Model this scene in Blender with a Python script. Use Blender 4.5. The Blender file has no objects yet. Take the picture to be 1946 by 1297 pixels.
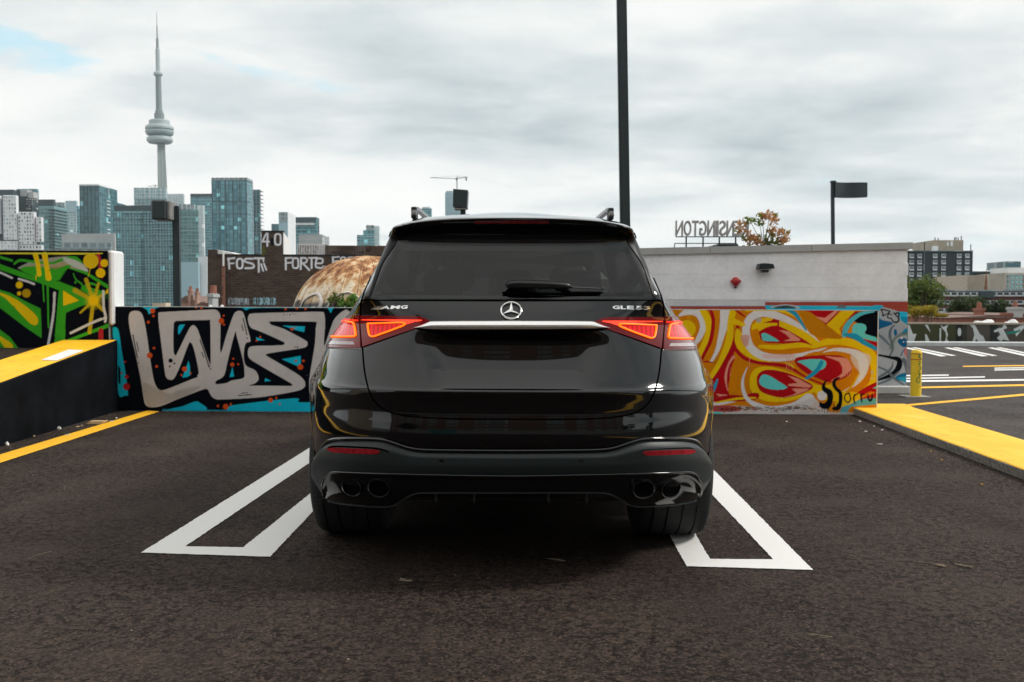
import bpy, bmesh, math, random
import numpy as np
from mathutils import Vector, Matrix
random.seed(7); RNG = np.random.default_rng(7)
sc = bpy.context.scene; col = sc.collection
# ------------------------------------------------------------------ camera
FPX = 1892.0; HOR = 577.0; CX, CY = 973.0, 648.5; CAMH = 1.15
PITCH = math.atan((CY - HOR) / FPX); ROLL = math.radians(0.3)
Fv = Vector((0, math.cos(PITCH), -math.sin(PITCH)))
R0 = Vector((1, 0, 0)); U0 = Vector((0, math.sin(PITCH), math.cos(PITCH)))
Rv = R0 * math.cos(ROLL) + U0 * math.sin(ROLL); Uv = -R0 * math.sin(ROLL) + U0 * math.cos(ROLL)
cam_d = bpy.data.cameras.new('camera'); cam = bpy.data.objects.new('camera', cam_d); col.objects.link(cam)
M = Matrix((( Rv.x, Uv.x, -Fv.x, 0), (Rv.y, Uv.y, -Fv.y, 0), (Rv.z, Uv.z, -Fv.z, CAMH), (0, 0, 0, 1)))
cam.matrix_world = M
cam_d.sensor_width = 36; cam_d.lens = 36 * FPX / 1946.0; cam_d.clip_start = 0.1; cam_d.clip_end = 9000
cam_d.dof.use_dof = True; cam_d.dof.focus_distance = 4.3; cam_d.dof.aperture_fstop = 8
sc.camera = cam
# ------------------------------------------------------------------ sky, sun, exposure
SUN_EL, SUN_AZ = math.radians(42), math.radians(84)      # azimuth clockwise from +Y
w = bpy.data.worlds.new('World'); sc.world = w; w.use_nodes = True
nt = w.node_tree; nt.nodes.clear()
def wn(t, **k):
    n = nt.nodes.new(t)
    for a, b in k.items(): setattr(n, a, b)
    return n
def wmath(op, a, b=None, c=None):
    n = wn('ShaderNodeMath', operation=op)
    for i, v in enumerate((a, b, c)):
        if v is None: continue
        if isinstance(v, (int, float)): n.inputs[i].default_value = v
        else: nt.links.new(v, n.inputs[i])
    return n.outputs[0]
tc = wn('ShaderNodeTexCoord'); sep = wn('ShaderNodeSeparateXYZ'); nt.links.new(tc.outputs['Generated'], sep.inputs[0])
zz = wmath('ADD', wmath('MAXIMUM', sep.outputs[2], 0.0), 0.13)
cmb = wn('ShaderNodeCombineXYZ')
nt.links.new(wmath('DIVIDE', sep.outputs[0], zz), cmb.inputs[0]); nt.links.new(wmath('DIVIDE', sep.outputs[1], zz), cmb.inputs[1])
def wnoise(scale, detail, rough, off, dist=0.0):
    mp = wn('ShaderNodeMapping'); mp.inputs['Location'].default_value = off; mp.inputs['Scale'].default_value = (scale, scale * 1.25, 1)
    nt.links.new(cmb.outputs[0], mp.inputs[0])
    n = wn('ShaderNodeTexNoise'); n.inputs['Scale'].default_value = 1; n.inputs['Detail'].default_value = detail
    n.inputs['Roughness'].default_value = rough; n.inputs['Distortion'].default_value = dist
    nt.links.new(mp.outputs[0], n.inputs[0]); return n.outputs[0]
def wramp(v, stops):
    r = wn('ShaderNodeValToRGB'); e = r.color_ramp.elements
    while len(e) < len(stops): e.new(0.5)
    for el, (p, c) in zip(e, stops): el.position = p; el.color = (*c, 1)
    nt.links.new(v, r.inputs[0]); return r.outputs[0]
def wmix(f, a, b):
    m = wn('ShaderNodeMix', data_type='RGBA')
    if isinstance(f, (int, float)): m.inputs[0].default_value = f
    else: nt.links.new(f, m.inputs[0])
    for s, v in ((6, a), (7, b)):
        if isinstance(v, tuple): m.inputs[s].default_value = (*v, 1)
        else: nt.links.new(v, m.inputs[s])
    return m.outputs[2]
sky = wn('ShaderNodeTexSky', sky_type='NISHITA'); sky.sun_disc = False; sky.sun_elevation = SUN_EL; sky.sun_rotation = SUN_AZ
sky.air_density = 1.0; sky.dust_density = 1.5
big = wnoise(0.55, 7, 0.52, (-1.479706,-5.067523,-14.458423), 0.25); fine = wnoise(2.3, 9, 0.6, (0.4, 5.2, 2), 0.4)
bank = wnoise(0.21, 4, 0.45, (14.662474,-19.742598,0.111283), 0.1)
shade = wmath('ADD', wmath('MULTIPLY', big, 0.55), wmath('ADD', wmath('MULTIPLY', fine, 0.2), wmath('MULTIPLY', bank, 0.45)))
CL = 7.3
cloud = wramp(shade, [(0.44, (0.33*CL, 0.385*CL, 0.41*CL)), (0.53, (0.52*CL, 0.56*CL, 0.57*CL)), (0.59, (0.68*CL, 0.69*CL, 0.68*CL)), (0.68, (0.76*CL, 0.755*CL, 0.735*CL))])
hole = wnoise(1.25, 8, 0.62, (-12.613586,0.476346,5.195309), 0.5)
holem = wramp(hole, [(0.64, (0, 0, 0)), (0.73, (1, 1, 1))])
blue = wmix(0.8, sky.outputs[0], (0.46*CL, 0.66*CL, 0.72*CL))
skyc = wmix(holem, cloud, blue)
lowm = wramp(sep.outputs[2], [(0.0, (0.55, 0.55, 0.55)), (0.16, (0, 0, 0))])
skyc = wmix(lowm, skyc, (0.66*CL, 0.70*CL, 0.70*CL))
bg = wn('ShaderNodeBackground'); bg.inputs[1].default_value = 0.1; nt.links.new(skyc, bg.inputs[0])
wo = wn('ShaderNodeOutputWorld'); nt.links.new(bg.outputs[0], wo.inputs[0])
sd = bpy.data.lights.new('sun', 'SUN'); sd.energy = 1.5; sd.angle = math.radians(12); sd.color = (1, 0.95, 0.88)
sun = bpy.data.objects.new('sun', sd); col.objects.link(sun)
sdir = Vector((math.sin(SUN_AZ) * math.cos(SUN_EL), math.cos(SUN_AZ) * math.cos(SUN_EL), math.sin(SUN_EL)))
sun.rotation_euler = sdir.to_track_quat('Z', 'Y').to_euler()
vs = sc.view_settings; vs.view_transform = 'Standard'; vs.look = 'None'; vs.exposure = 1.0; vs.gamma = 1; vs.use_curve_mapping = False
# ------------------------------------------------------------------ pixel <-> place (authoring aid: where a traced outline stands)
def ray(px, py):
    d = Fv * FPX + Rv * (px - CX) - Uv * (py - CY); return d / d.y
def P(px, py, Y):
    d = ray(px, py); return Vector((d.x * Y, Y, CAMH + d.z * Y))
def G(px, py, z=0.0):
    d = ray(px, py); t = (z - CAMH) / d.z; return Vector((d.x * t, t, z))
# ------------------------------------------------------------------ materials
MATS = {}
class NB:
    def __init__(s, name):
        s.m = bpy.data.materials.new(name); s.m.use_nodes = True; s.t = s.m.node_tree; s.t.nodes.clear()
        s.out = s.n('ShaderNodeOutputMaterial'); s.b = s.n('ShaderNodeBsdfPrincipled'); s.l(s.b.outputs[0], s.out.inputs[0])
        MATS[name] = s.m
    def n(s, t, **k):
        n = s.t.nodes.new(t)
        for a, b in k.items(): setattr(n, a, b)
        return n
    def l(s, a, b): s.t.links.new(a, b)
    def put(s, v, sock):
        if v is None: return
        if hasattr(v, 'is_output'): s.l(v, sock)
        elif isinstance(v, tuple) and len(v) == 3 and sock.type == 'RGBA': sock.default_value = (*v, 1)
        else: sock.default_value = v
    def math(s, op, a, b=None, c=None):
        n = s.n('ShaderNodeMath', operation=op)
        for i, v in enumerate((a, b, c)): s.put(v, n.inputs[i])
        return n.outputs[0]
    def mix(s, f, a, b, mode='MIX'):
        n = s.n('ShaderNodeMix', data_type='RGBA', blend_type=mode)
        s.put(f, n.inputs[0]); s.put(a, n.inputs[6]); s.put(b, n.inputs[7]); return n.outputs[2]
    def noise(s, scale, detail=5, rough=0.55, vec=None, dist=0):
        n = s.n('ShaderNodeTexNoise'); n.inputs['Scale'].default_value = scale; n.inputs['Detail'].default_value = detail
        n.inputs['Roughness'].default_value = rough; n.inputs['Distortion'].default_value = dist
        s.l(vec if vec is not None else s.pos(), n.inputs['Vector']); return n.outputs[0]
    def pos(s):
        if not hasattr(s, '_p'): s._p = s.n('ShaderNodeNewGeometry').outputs[0]
        return s._p
    def obj(s):
        if not hasattr(s, '_o'): s._o = s.n('ShaderNodeTexCoord').outputs['Object']
        return s._o
    def scaled(s, v, sc3, off=(0, 0, 0)):
        n = s.n('ShaderNodeMapping'); n.inputs['Scale'].default_value = sc3; n.inputs['Location'].default_value = off; s.l(v, n.inputs[0]); return n.outputs[0]
    def ramp(s, v, stops):
        r = s.n('ShaderNodeValToRGB'); e = r.color_ramp.elements
        while len(e) < len(stops): e.new(0.5)
        for el, (p, c) in zip(e, stops):
            el.position = p; el.color = (c, c, c, 1) if isinstance(c, (int, float)) else (*c, 1)
        s.l(v, r.inputs[0]); return r.outputs[0]
    def bump(s, h, strength=0.3, dist=0.01):
        n = s.n('ShaderNodeBump'); n.inputs['Strength'].default_value = strength; n.inputs['Distance'].default_value = dist
        s.l(h, n.inputs['Height']); s.l(n.outputs[0], s.b.inputs['Normal'])
    def set(s, **k):
        mp = dict(color='Base Color', rough='Roughness', metal='Metallic', spec='Specular IOR Level', coat='Coat Weight', coatr='Coat Roughness',
                  coatior='Coat IOR', ior='IOR', emit='Emission Color', estr='Emission Strength', trans='Transmission Weight', alpha='Alpha')
        for a, v in k.items(): s.put(v, s.b.inputs[mp[a]])
        return s
def plain(name, c, rough=0.7, metal=0.0, var=0.18, scale=6.0, bump=0.15, **k):
    """a painted or raw surface with mottling, fine grain and uneven gloss"""
    b = NB(name); n = b.noise(scale, 6, 0.6); n2 = b.noise(scale * 9, 4, 0.6)
    d = tuple(max(0, x * (1 - var * 1.5)) for x in c); e = tuple(min(1, x * (1 + var)) for x in c)
    f = b.math('ADD', b.math('MULTIPLY', n, 0.65), b.math('MULTIPLY', n2, 0.35))
    b.set(color=b.mix(b.ramp(f, [(0.36, 0.0), (0.62, 1.0)]), d, e), rough=b.math('ADD', b.math('MULTIPLY', n2, 0.16), rough - 0.08), metal=metal, **k)
    if bump: b.bump(n2, bump, 0.004)
    return b.m
# ------------------------------------------------------------------ objects
def tag(o, label=None, cat=None, group=None, kind=None):
    if label: o['label'] = label
    if cat: o['category'] = cat
    if group: o['group'] = group
    if kind: o['kind'] = kind
    return o
def empty(name, loc, label, cat, group=None):
    o = bpy.data.objects.new(name, None); col.objects.link(o); o.location = loc; o.empty_display_size = 0.2
    return tag(o, label, cat, group)
def wloc(p):
    v = Vector((0, 0, 0))
    while p is not None: v += Vector(p.location); p = p.parent
    return v
def mesh(name, verts, faces, mat, parent=None, smooth=False, origin=None, mats=None, fm=None):
    base = wloc(parent); o3 = Vector(origin) if origin is not None else base
    me = bpy.data.meshes.new(name)
    vv = np.asarray([tuple(v) for v in verts], dtype=float) - np.array(o3)
    me.from_pydata(vv.tolist(), [], [tuple(f) for f in faces]); me.update()
    for m_ in (mats or [mat]): me.materials.append(m_)
    if fm: me.polygons.foreach_set('material_index', fm)
    if smooth: me.polygons.foreach_set('use_smooth', [True] * len(me.polygons))
    o = bpy.data.objects.new(name, me); col.objects.link(o); o.location = o3 - base
    if parent is not None: o.parent = parent
    return o
class MB:
    def __init__(s): s.v = []; s.f = []
    def add(s, vs_, fs_):
        k = len(s.v); s.v += [tuple(p) for p in vs_]; s.f += [tuple(i + k for i in f) for f in fs_]; return s
    def box(s, x0, y0, z0, x1, y1, z1, bev=0.0):
        if bev > 0:
            b = min(bev, abs(x1-x0)*.45, abs(y1-y0)*.45, abs(z1-z0)*.45); bm = bmesh.new(); bmesh.ops.create_cube(bm, size=1)
            for v in bm.verts: v.co = ((x0+x1)/2 + v.co.x*(x1-x0), (y0+y1)/2 + v.co.y*(y1-y0), (z0+z1)/2 + v.co.z*(z1-z0))
            bmesh.ops.bevel(bm, geom=bm.edges[:], offset=b, segments=1, affect='EDGES'); bm.verts.index_update()
            s.add([v.co[:] for v in bm.verts], [[v.index for v in f.verts] for f in bm.faces]); bm.free(); return s
        return s.add([(x0,y0,z0),(x1,y0,z0),(x1,y1,z0),(x0,y1,z0),(x0,y0,z1),(x1,y0,z1),(x1,y1,z1),(x0,y1,z1)],
                     [(0,3,2,1),(4,5,6,7),(0,1,5,4),(1,2,6,5),(2,3,7,6),(3,0,4,7)])
    def tube(s, pts, r, n=8, cap=True, flat=None):
        pts = [Vector(p) for p in pts]; rs = r if isinstance(r, (list, tuple)) else [r] * len(pts); k = len(s.v); prev = None
        for i, p in enumerate(pts):
            t = (pts[min(i+1, len(pts)-1)] - pts[max(i-1, 0)]).normalized()
            a = prev - t * prev.dot(t) if prev is not None else (Vector((0,0,1)) if abs(t.z) < .9 else Vector((1,0,0))).cross(t)
            a.normalize(); prev = a; b = t.cross(a)
            for j in range(n):
                an = 2*math.pi*j/n; s.v.append(tuple(p + (a*math.cos(an) + b*math.sin(an)*(flat or 1)) * rs[i]))
        for i in range(len(pts)-1):
            for j in range(n): s.f.append((k+i*n+j, k+i*n+(j+1) % n, k+(i+1)*n+(j+1) % n, k+(i+1)*n+j))
        if cap: s.f.append(tuple(k+j for j in range(n-1, -1, -1))); s.f.append(tuple(k+(len(pts)-1)*n+j for j in range(n)))
        return s
    def lathe(s, prof, n=24, c=(0,0,0), axis='z'):
        k = len(s.v)
        for r, h in prof:
            for j in range(n):
                a = 2*math.pi*j/n; x, y = r*math.cos(a), r*math.sin(a)
                s.v.append((c[0]+x, c[1]+y, c[2]+h) if axis == 'z' else ((c[0]+h, c[1]+x, c[2]+y) if axis == 'x' else (c[0]+x, c[1]+h, c[2]-y)))
        for i in range(len(prof)-1):
            for j in range(n): s.f.append((k+i*n+j, k+i*n+(j+1) % n, k+(i+1)*n+(j+1) % n, k+(i+1)*n+j))
        return s
    def prism(s, pts, dv):
        n = len(pts); k = len(s.v); dv = Vector(dv); s.v += [tuple(p) for p in pts] + [tuple(Vector(p)+dv) for p in pts]
        s.f += [tuple(k+i for i in range(n)), tuple(k+n+i for i in range(n-1, -1, -1))]
        s.f += [(k+i, k+n+i, k+n+(i+1) % n, k+(i+1) % n) for i in range(n)]; return s
    def build(s, name, mat, parent=None, smooth=False, origin=None): return mesh(name, s.v, s.f, mat, parent, smooth, origin)
def autosmooth(o, ang=35):
    me = o.data; me.polygons.foreach_set('use_smooth', [True]*len(me.polygons))
    bm = bmesh.new(); bm.from_mesh(me); bmesh.ops.recalc_face_normals(bm, faces=bm.faces[:])
    for e in bm.edges:
        if len(e.link_faces) == 2 and e.calc_face_angle(0) > math.radians(ang): e.smooth = False
    bm.to_mesh(me); bm.free(); return o
def copy_tree(o, parent=None, dloc=None):
    c = o.copy(); col.objects.link(c); c.parent = parent
    if dloc is not None: c.location = Vector(o.location) + Vector(dloc)
    for ch in list(o.children): copy_tree(ch, c)
    return c
def text_mesh(ch, size=1.0, depth=0.0, bold=0.0):
    cu = bpy.data.curves.new('letter', 'FONT'); cu.body = ch; cu.size = size; cu.extrude = depth; cu.offset = bold; cu.resolution_u = 4
    o = bpy.data.objects.new('letter', cu); col.objects.link(o); dg = bpy.context.evaluated_depsgraph_get(); dg.update()
    me = bpy.data.meshes.new_from_object(o.evaluated_get(dg)); bpy.data.objects.remove(o); me.materials.clear(); return me
# ------------------------------------------------------------------ paint canvas: polygons and strokes on a wall, baked to the wall's vertices
def smoothpoly(pts, n=5, closed=True):
    p = np.array(pts, float); N = len(p); out = []
    rng = range(N) if closed else range(N-1)
    for i in rng:
        if closed: a, b, c, d = p[(i-1) % N], p[i], p[(i+1) % N], p[(i+2) % N]
        else: a, b, c, d = p[max(i-1, 0)], p[i], p[i+1], p[min(i+2, N-1)]
        for k in range(n):
            t = k/n; out.append(0.5*((2*b)+(-a+c)*t+(2*a-5*b+4*c-d)*t*t+(-a+3*b-3*c+d)*t**3))
    if not closed: out.append(p[-1])
    return np.array(out)
class Canvas:
    def __init__(s, x0, y0, x1, y1, res, bg, fx=lambda x: x, fy=lambda y: y):
        s.x0, s.y0, s.x1, s.y1, s.res = x0, y0, x1, y1, res
        s.W, s.H = int((x1-x0)*res)+1, int((y1-y0)*res)+1
        s.img = np.zeros((s.H, s.W, 4), np.float32); s.img[:] = bg if len(bg) == 4 else (*bg, 1); s.k = 1.0; s.ox = s.oy = 0.0
    def crop(s, ox, oy, scale): s.ox, s.oy, s.k = ox, oy, scale
    def T(s, p): p = np.array(p, float); return np.stack([(p[:, 0]/s.k+s.ox-s.x0)*s.res, (p[:, 1]/s.k+s.oy-s.y0)*s.res], 1)
    def blend(s, m, j0, i0, c, a=1.0):
        H, W = m.shape; sl = s.img[j0:j0+H, i0:i0+W]; m = (m*a)[..., None]; cc = np.array((*c[:3], 1), np.float32); sl[:] = sl*(1-m)+cc*m
    def poly(s, pts, c, sm=4, a=1.0, soft=0):
        q = s.T(smoothpoly(pts, sm) if sm else pts); SS = 3
        i0, j0 = np.maximum(np.floor(q.min(0)).astype(int)-2, 0); i1 = min(int(q[:, 0].max())+3, s.W); j1 = min(int(q[:, 1].max())+3, s.H)
        if i1 <= i0 or j1 <= j0: return
        W, H = (i1-i0)*SS, (j1-j0)*SS; xs = (np.arange(W)+.5)/SS+i0; m = np.zeros((H, W), bool); r = np.roll(q, -1, 0)
        for j in range(H):
            y = (j+.5)/SS+j0; hit = (q[:, 1] > y) != (r[:, 1] > y)
            if not hit.any(): continue
            A, B = q[hit], r[hit]; X = np.sort(A[:, 0]+(y-A[:, 1])/(B[:, 1]-A[:, 1])*(B[:, 0]-A[:, 0]))
            m[j] = (np.searchsorted(X, xs) % 2) == 1
        m = m.reshape(H//SS, SS, W//SS, SS).mean((1, 3)).astype(np.float32)
        for _ in range(soft):
            m = np.pad(m, 1, mode='edge'); m = (m[:-2, 1:-1]+m[2:, 1:-1]+m[1:-1, :-2]+m[1:-1, 2:]+m[1:-1, 1:-1]*2)/6
        s.blend(m, j0, i0, c, a)
    def stroke(s, pts, w, c, sm=5, a=1.0, soft=0.8):
        q = s.T(smoothpoly(pts, sm, False) if sm else pts); N = len(q); w = np.array(w if hasattr(w, '__len__') else [w]*2, float)
        ws = np.interp(np.linspace(0, 1, N), np.linspace(0, 1, len(w)), w)/s.k*s.res/2
        R = ws.max()+soft+2; i0 = max(int(q[:, 0].min()-R), 0); j0 = max(int(q[:, 1].min()-R), 0); i1 = min(int(q[:, 0].max()+R)+1, s.W); j1 = min(int(q[:, 1].max()+R)+1, s.H)
        if i1 <= i0 or j1 <= j0: return
        X, Y = np.meshgrid(np.arange(i0, i1)+.0, np.arange(j0, j1)+.0); best = np.full(X.shape, 1e9)
        for k in range(N-1):
            a0, b0 = q[k], q[k+1]; d = b0-a0; L = (d**2).sum()+1e-9; t = np.clip(((X-a0[0])*d[0]+(Y-a0[1])*d[1])/L, 0, 1)
            best = np.minimum(best, np.hypot(X-a0[0]-t*d[0], Y-a0[1]-t*d[1])-(ws[k]+(ws[k+1]-ws[k])*t))
        s.blend(np.clip(0.5-best/max(soft, .5)/2, 0, 1).astype(np.float32), j0, i0, c, a)
    def dot(s, x, y, r, c, a=1.0, soft=0.8): s.stroke([(x, y), (x+.01, y)], 2*r, c, 0, a, soft)
    def sample(s, px, py):
        u = np.clip((px-s.x0)*s.res, 0, s.W-1.001); v = np.clip((py-s.y0)*s.res, 0, s.H-1.001); i, j = u.astype(int), v.astype(int); fu, fv = (u-i)[:, None], (v-j)[:, None]
        I = s.img; return (I[j, i]*(1-fu)+I[j, i+1]*fu)*(1-fv)+(I[j+1, i]*(1-fu)+I[j+1, i+1]*fu)*fv
def painted_panel(name, xs, zs, Y, canvas, mat, parent=None, label=None):
    """front face of a wall at depth Y carrying the mural in a colour attribute"""
    xs = np.asarray(xs); zs = np.asarray(zs); nx, nz = len(xs), len(zs); X, Z = np.meshgrid(xs, zs)
    V = np.stack([X.ravel(), np.full(nx*nz, Y), Z.ravel()], 1)
    k = (np.arange(nz-1)[:, None]*nx+np.arange(nx-1)[None, :]).ravel(); Fc = np.stack([k, k+1, k+nx+1, k+nx], 1)
    base = np.array(wloc(parent)); me = bpy.data.meshes.new(name); me.vertices.add(nx*nz); me.vertices.foreach_set('co', (V-base).astype(np.float32).ravel())
    me.loops.add(Fc.size); me.polygons.add(len(Fc)); me.loops.foreach_set('vertex_index', Fc.ravel().astype(np.int32))
    me.polygons.foreach_set('loop_start', np.arange(0, Fc.size, 4, dtype=np.int32)); me.update(calc_edges=True)
    d = V-np.array([0, 0, CAMH]); f = d@np.array(Fv); px = CX+FPX*(d@np.array(Rv))/f; py = CY-FPX*(d@np.array(Uv))/f
    at = me.color_attributes.new('paint', 'FLOAT_COLOR', 'POINT'); at.data.foreach_set('color', canvas.sample(px, py).astype(np.float32).ravel())
    me.materials.append(mat); o = bpy.data.objects.new(name, me); col.objects.link(o)
    if parent is not None: o.parent = parent
    if label: o['label'] = label
    return o
def paint_mat(name, base, rough=0.75, wear=0.10, bumps=0.25, bricks=None):
    b = NB(name); at = b.n('ShaderNodeAttribute', attribute_name='paint'); n = b.noise(3.5, 7, 0.6); n2 = b.noise(60, 5, 0.65)
    under = base
    if bricks:
        sp = b.n('ShaderNodeSeparateXYZ'); b.l(b.pos(), sp.inputs[0]); cb = b.n('ShaderNodeCombineXYZ'); b.l(sp.outputs[0], cb.inputs[0]); b.l(sp.outputs[2], cb.inputs[1])
        br = b.n('ShaderNodeTexBrick'); b.l(cb.outputs[0], br.inputs[0]); br.inputs['Scale'].default_value = 1
        br.inputs['Brick Width'].default_value, br.inputs['Row Height'].default_value, br.inputs['Mortar Size'].default_value = bricks[:3]
        br.inputs['Color1'].default_value = (*bricks[3], 1); br.inputs['Color2'].default_value = (*bricks[4], 1); br.inputs['Mortar'].default_value = (*bricks[5], 1)
        under = br.outputs[0]
    c = b.mix(at.outputs['Alpha'], under, at.outputs['Color'])
    c = b.mix(1.0, c, b.ramp(b.math('ADD', b.math('MULTIPLY', n, .6), b.math('MULTIPLY', n2, .4)), [(0.3, 1-wear*2.0), (0.60, 1.0)]), 'MULTIPLY')
    wr = b.ramp(b.noise(28, 8, 0.7), [(0.68, 0.0), (0.72, 1.0)])
    c = b.mix(b.math('MULTIPLY', wr, 0.35), c, base)
    b.set(color=c, rough=rough, spec=.05); b.bump(b.math('ADD', n2, b.math('MULTIPLY', n, 0.8)), bumps, 0.006); return b.m
# ================================================================== ground, ramp, painted lines
def asphalt(name, dark, light, grey=0.0):
    b = NB(name); p = b.pos()
    n1 = b.noise(0.8, 6, 0.6, p); n2 = b.noise(5.5, 6, 0.65, p); n4 = b.noise(24, 7, 0.74, p)
    v = b.n('ShaderNodeTexVoronoi', feature='F1'); v.inputs['Scale'].default_value = 105; b.l(p, v.inputs[0])
    sp = b.n('ShaderNodeSeparateXYZ'); b.l(v.outputs['Color'], sp.inputs[0])
    f = b.math('ADD', b.math('MULTIPLY', n1, 0.55), b.math('ADD', b.math('MULTIPLY', n2, 0.16), b.math('MULTIPLY', sp.outputs[1], 0.36)))
    c = b.mix(b.ramp(f, [(0.36, 0.0), (0.66, 1.0)]), dark, light)
    c = b.mix(b.ramp(sp.outputs[0], [(0.0, 0.75), (0.30, 0.0)]), c, tuple(x*0.3 for x in dark))          # dark voids between the stones
    pit = b.math('MULTIPLY', b.ramp(n4, [(0.535, 0.0), (0.565, 1.0)]), b.ramp(b.noise(1.7, 6, .65, p), [(0.40, 0.0), (0.56, 1.0)]))
    pit = b.math('MULTIPLY', pit, b.ramp(sp.outputs[1], [(0.15, 0.35), (0.5, 1.0)]))
    c = b.mix(b.math('MULTIPLY', pit, 0.85), c, tuple(x*0.15 for x in dark))
    stone = b.math('MULTIPLY', b.math('GREATER_THAN', sp.outputs[0], 0.955), b.math('LESS_THAN', v.outputs['Distance'], 0.38))
    c = b.mix(b.math('MULTIPLY', stone, 0.5), c, (0.16, 0.125, 0.10))
    v2 = b.n('ShaderNodeTexVoronoi', feature='F1'); v2.inputs['Scale'].default_value = 11; b.l(p, v2.inputs[0])
    sp2 = b.n('ShaderNodeSeparateXYZ'); b.l(v2.outputs['Color'], sp2.inputs[0])
    fl = b.math('MULTIPLY', b.math('GREATER_THAN', sp2.outputs[1], 0.84), b.math('LESS_THAN', v2.outputs['Distance'], 0.045))
    c = b.mix(b.math('MULTIPLY', fl, 0.8), c, (0.45, 0.36, 0.27))
    wv = b.ramp(b.noise(0.55, 3, .5, b.scaled(p, (3.0, 0.35, 1), (2, 1, 0))), [(0.50, 0.0), (0.62, 0.35)])              # faint tyre-polished bands
    c = b.mix(wv, c, tuple(x*1.9 for x in dark))
    b.set(color=c, rough=b.math('ADD', b.math('MULTIPLY', n2, 0.2), 0.74), spec=0.14)
    h = b.math('SUBTRACT', b.math('ADD', b.math('MULTIPLY', sp.outputs[0], 0.35), b.math('MULTIPLY', n4, 0.35)), b.math('MULTIPLY', pit, 0.8))
    b.bump(h, 0.9, 0.012); return b.m
ASPH = asphalt('asphalt_black', (0.0120, 0.0086, 0.0073), (0.061, 0.0430, 0.0340))
ASPH2 = asphalt('asphalt_far_lot', (0.040, 0.036, 0.035), (0.105, 0.092, 0.086))
deck = mesh('parking_deck', [(-4.2,-13,0),(3.9,-13,0),(3.9,10.9,0),(-4.2,10.9,0)], [(0,1,2,3)], ASPH); tag(deck, kind='structure')
lot = mesh('far_parking_lot', [(3.9,-13,0),(34,-13,0),(34,28.4,0),(3.9,28.4,0),(-2.0,10.9,0),(3.9,10.9,0),(-2.0,28.4,0)], [(0,1,2,3),(4,5,3,6)], ASPH2); tag(lot, kind='structure')
grd = mesh('ground', [(-5000,-5000,-12),(5000,-5000,-12),(5000,6000,-12),(-5000,6000,-12)], [(0,1,2,3)], plain('city_ground', (0.10,0.10,0.09), 0.9, scale=0.02, bump=0)); tag(grd, kind='structure')
SLAB = plain('deck_concrete', (0.30,0.29,0.27), 0.85)
MB().box(-14,-13.2,-12,34,-13.0,0.0).box(-14,-13,-12,3.8,10.88,-0.02).box(3.8,-13,-12,33.9,28.38,-0.02).build('deck_structure', SLAB)['kind'] = 'structure'
def xw(Y): return -4.135 + (10.42-Y)*0.041
def zw(Y): return 0.745 - 0.093*(10.42-Y)
ramp_pts = []
rv, rf = [], []
Ys = np.linspace(2.6, 10.42, 30)
for i, Y in enumerate(Ys):
    rv += [(-14, Y, max(zw(Y)-0.085, 0.002)), (xw(Y)-0.35, Y, max(zw(Y)-0.085, 0.002))]
    if i: k = 2*i; rf.append((k-2, k-1, k+1, k))
rv += [(-14,-13,0.002),(xw(2.6)-0.35,-13,0.002)]; rf.append((len(rv)-2, len(rv)-1, 1, 0))
tag(mesh('ramp', rv, rf, ASPH), kind='structure')
# white paint with worn grain and ragged edge
b = NB('line_paint_white'); n = b.noise(70, 6, 0.75); n2 = b.noise(6, 5, 0.6)
b.set(color=b.mix(b.ramp(b.math('ADD', n, b.math('MULTIPLY', n2, .12)), [(0.715, 0.0), (0.76, 1.0)]), b.mix(b.noise(240,2,.5), (0.62,0.62,0.60), (0.82,0.82,0.80)), (0.16,0.14,0.13)), rough=0.7); b.bump(b.noise(110, 5, 0.7), 0.5, 0.006); LW = b.m
b = NB('line_paint_yellow'); n = b.noise(70, 6, 0.75); n2 = b.noise(6, 5, 0.6)
b.set(color=b.mix(b.ramp(n, [(0.67, 0.0), (0.73, 1.0)]), b.mix(n2, (0.80,0.40,0.006), (0.90,0.50,0.008)), (0.30,0.2,0.05)), rough=0.65); b.bump(b.noise(90, 5, 0.7), 0.4, 0.006); LY = b.m
def ragged(poly, step=0.018, amp=0.0022, z=0.004):
    out = []; N = len(poly)
    for i in range(N):
        a, c = Vector(poly[i]), Vector(poly[(i+1) % N]); L = (c-a).length; k = max(1, int(L/step))
        for j in range(k):
            p = a.lerp(c, j/k); out.append((p.x+random.uniform(-amp, amp), p.y+random.uniform(-amp, amp), z))
    return out
def line_obj(name, polys, mat, label, cat='parking line', z=0.004, group=None):
    v, f = [], []
    for p in polys:
        q = ragged(p, z=z); k = len(v); v += q; f.append(tuple(range(k, k+len(q))))
    from mathutils.geometry import tessellate_polygon
    vv, ff = v, []
    for face in f:
        for t3 in tessellate_polygon([[Vector(v[i]) for i in face]]):
            a, c, d = [face[i] for i in t3]; n_ = (Vector(v[c])-Vector(v[a])).cross(Vector(v[d])-Vector(v[a])).z; ff.append((a, c, d) if n_ > 0 else (a, d, c))
    o = mesh(name, vv, ff, mat); tag(o, label, cat, group); return o
def ext(a, b_, Y):   # run the ground line a->b on to depth Y
    t = (Y-a.y)/(b_.y-a.y); return a+(b_-a)*t
def hairpin(o0, o1, i0, i1, p0, p1, q0, q1, Yend):
    """outer line edges (o0->o1 outer, i0->i1 inner side), second line edges, joined by a bar"""
    A0, A1, B0, B1, C0, C1, D0, D1 = [G(*p) for p in (o0, o1, i0, i1, p0, p1, q0, q1)]
    return [[A0, ext(A0, A1, Yend), ext(B0, B1, Yend), B0, C0, ext(C0, C1, Yend), ext(D0, D1, Yend), D0]]
polyL = hairpin((268,1052),(592,850),(352,1040),(594,877),(462,1042),(595,935),(513,1060),(598,970),9.3)
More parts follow.
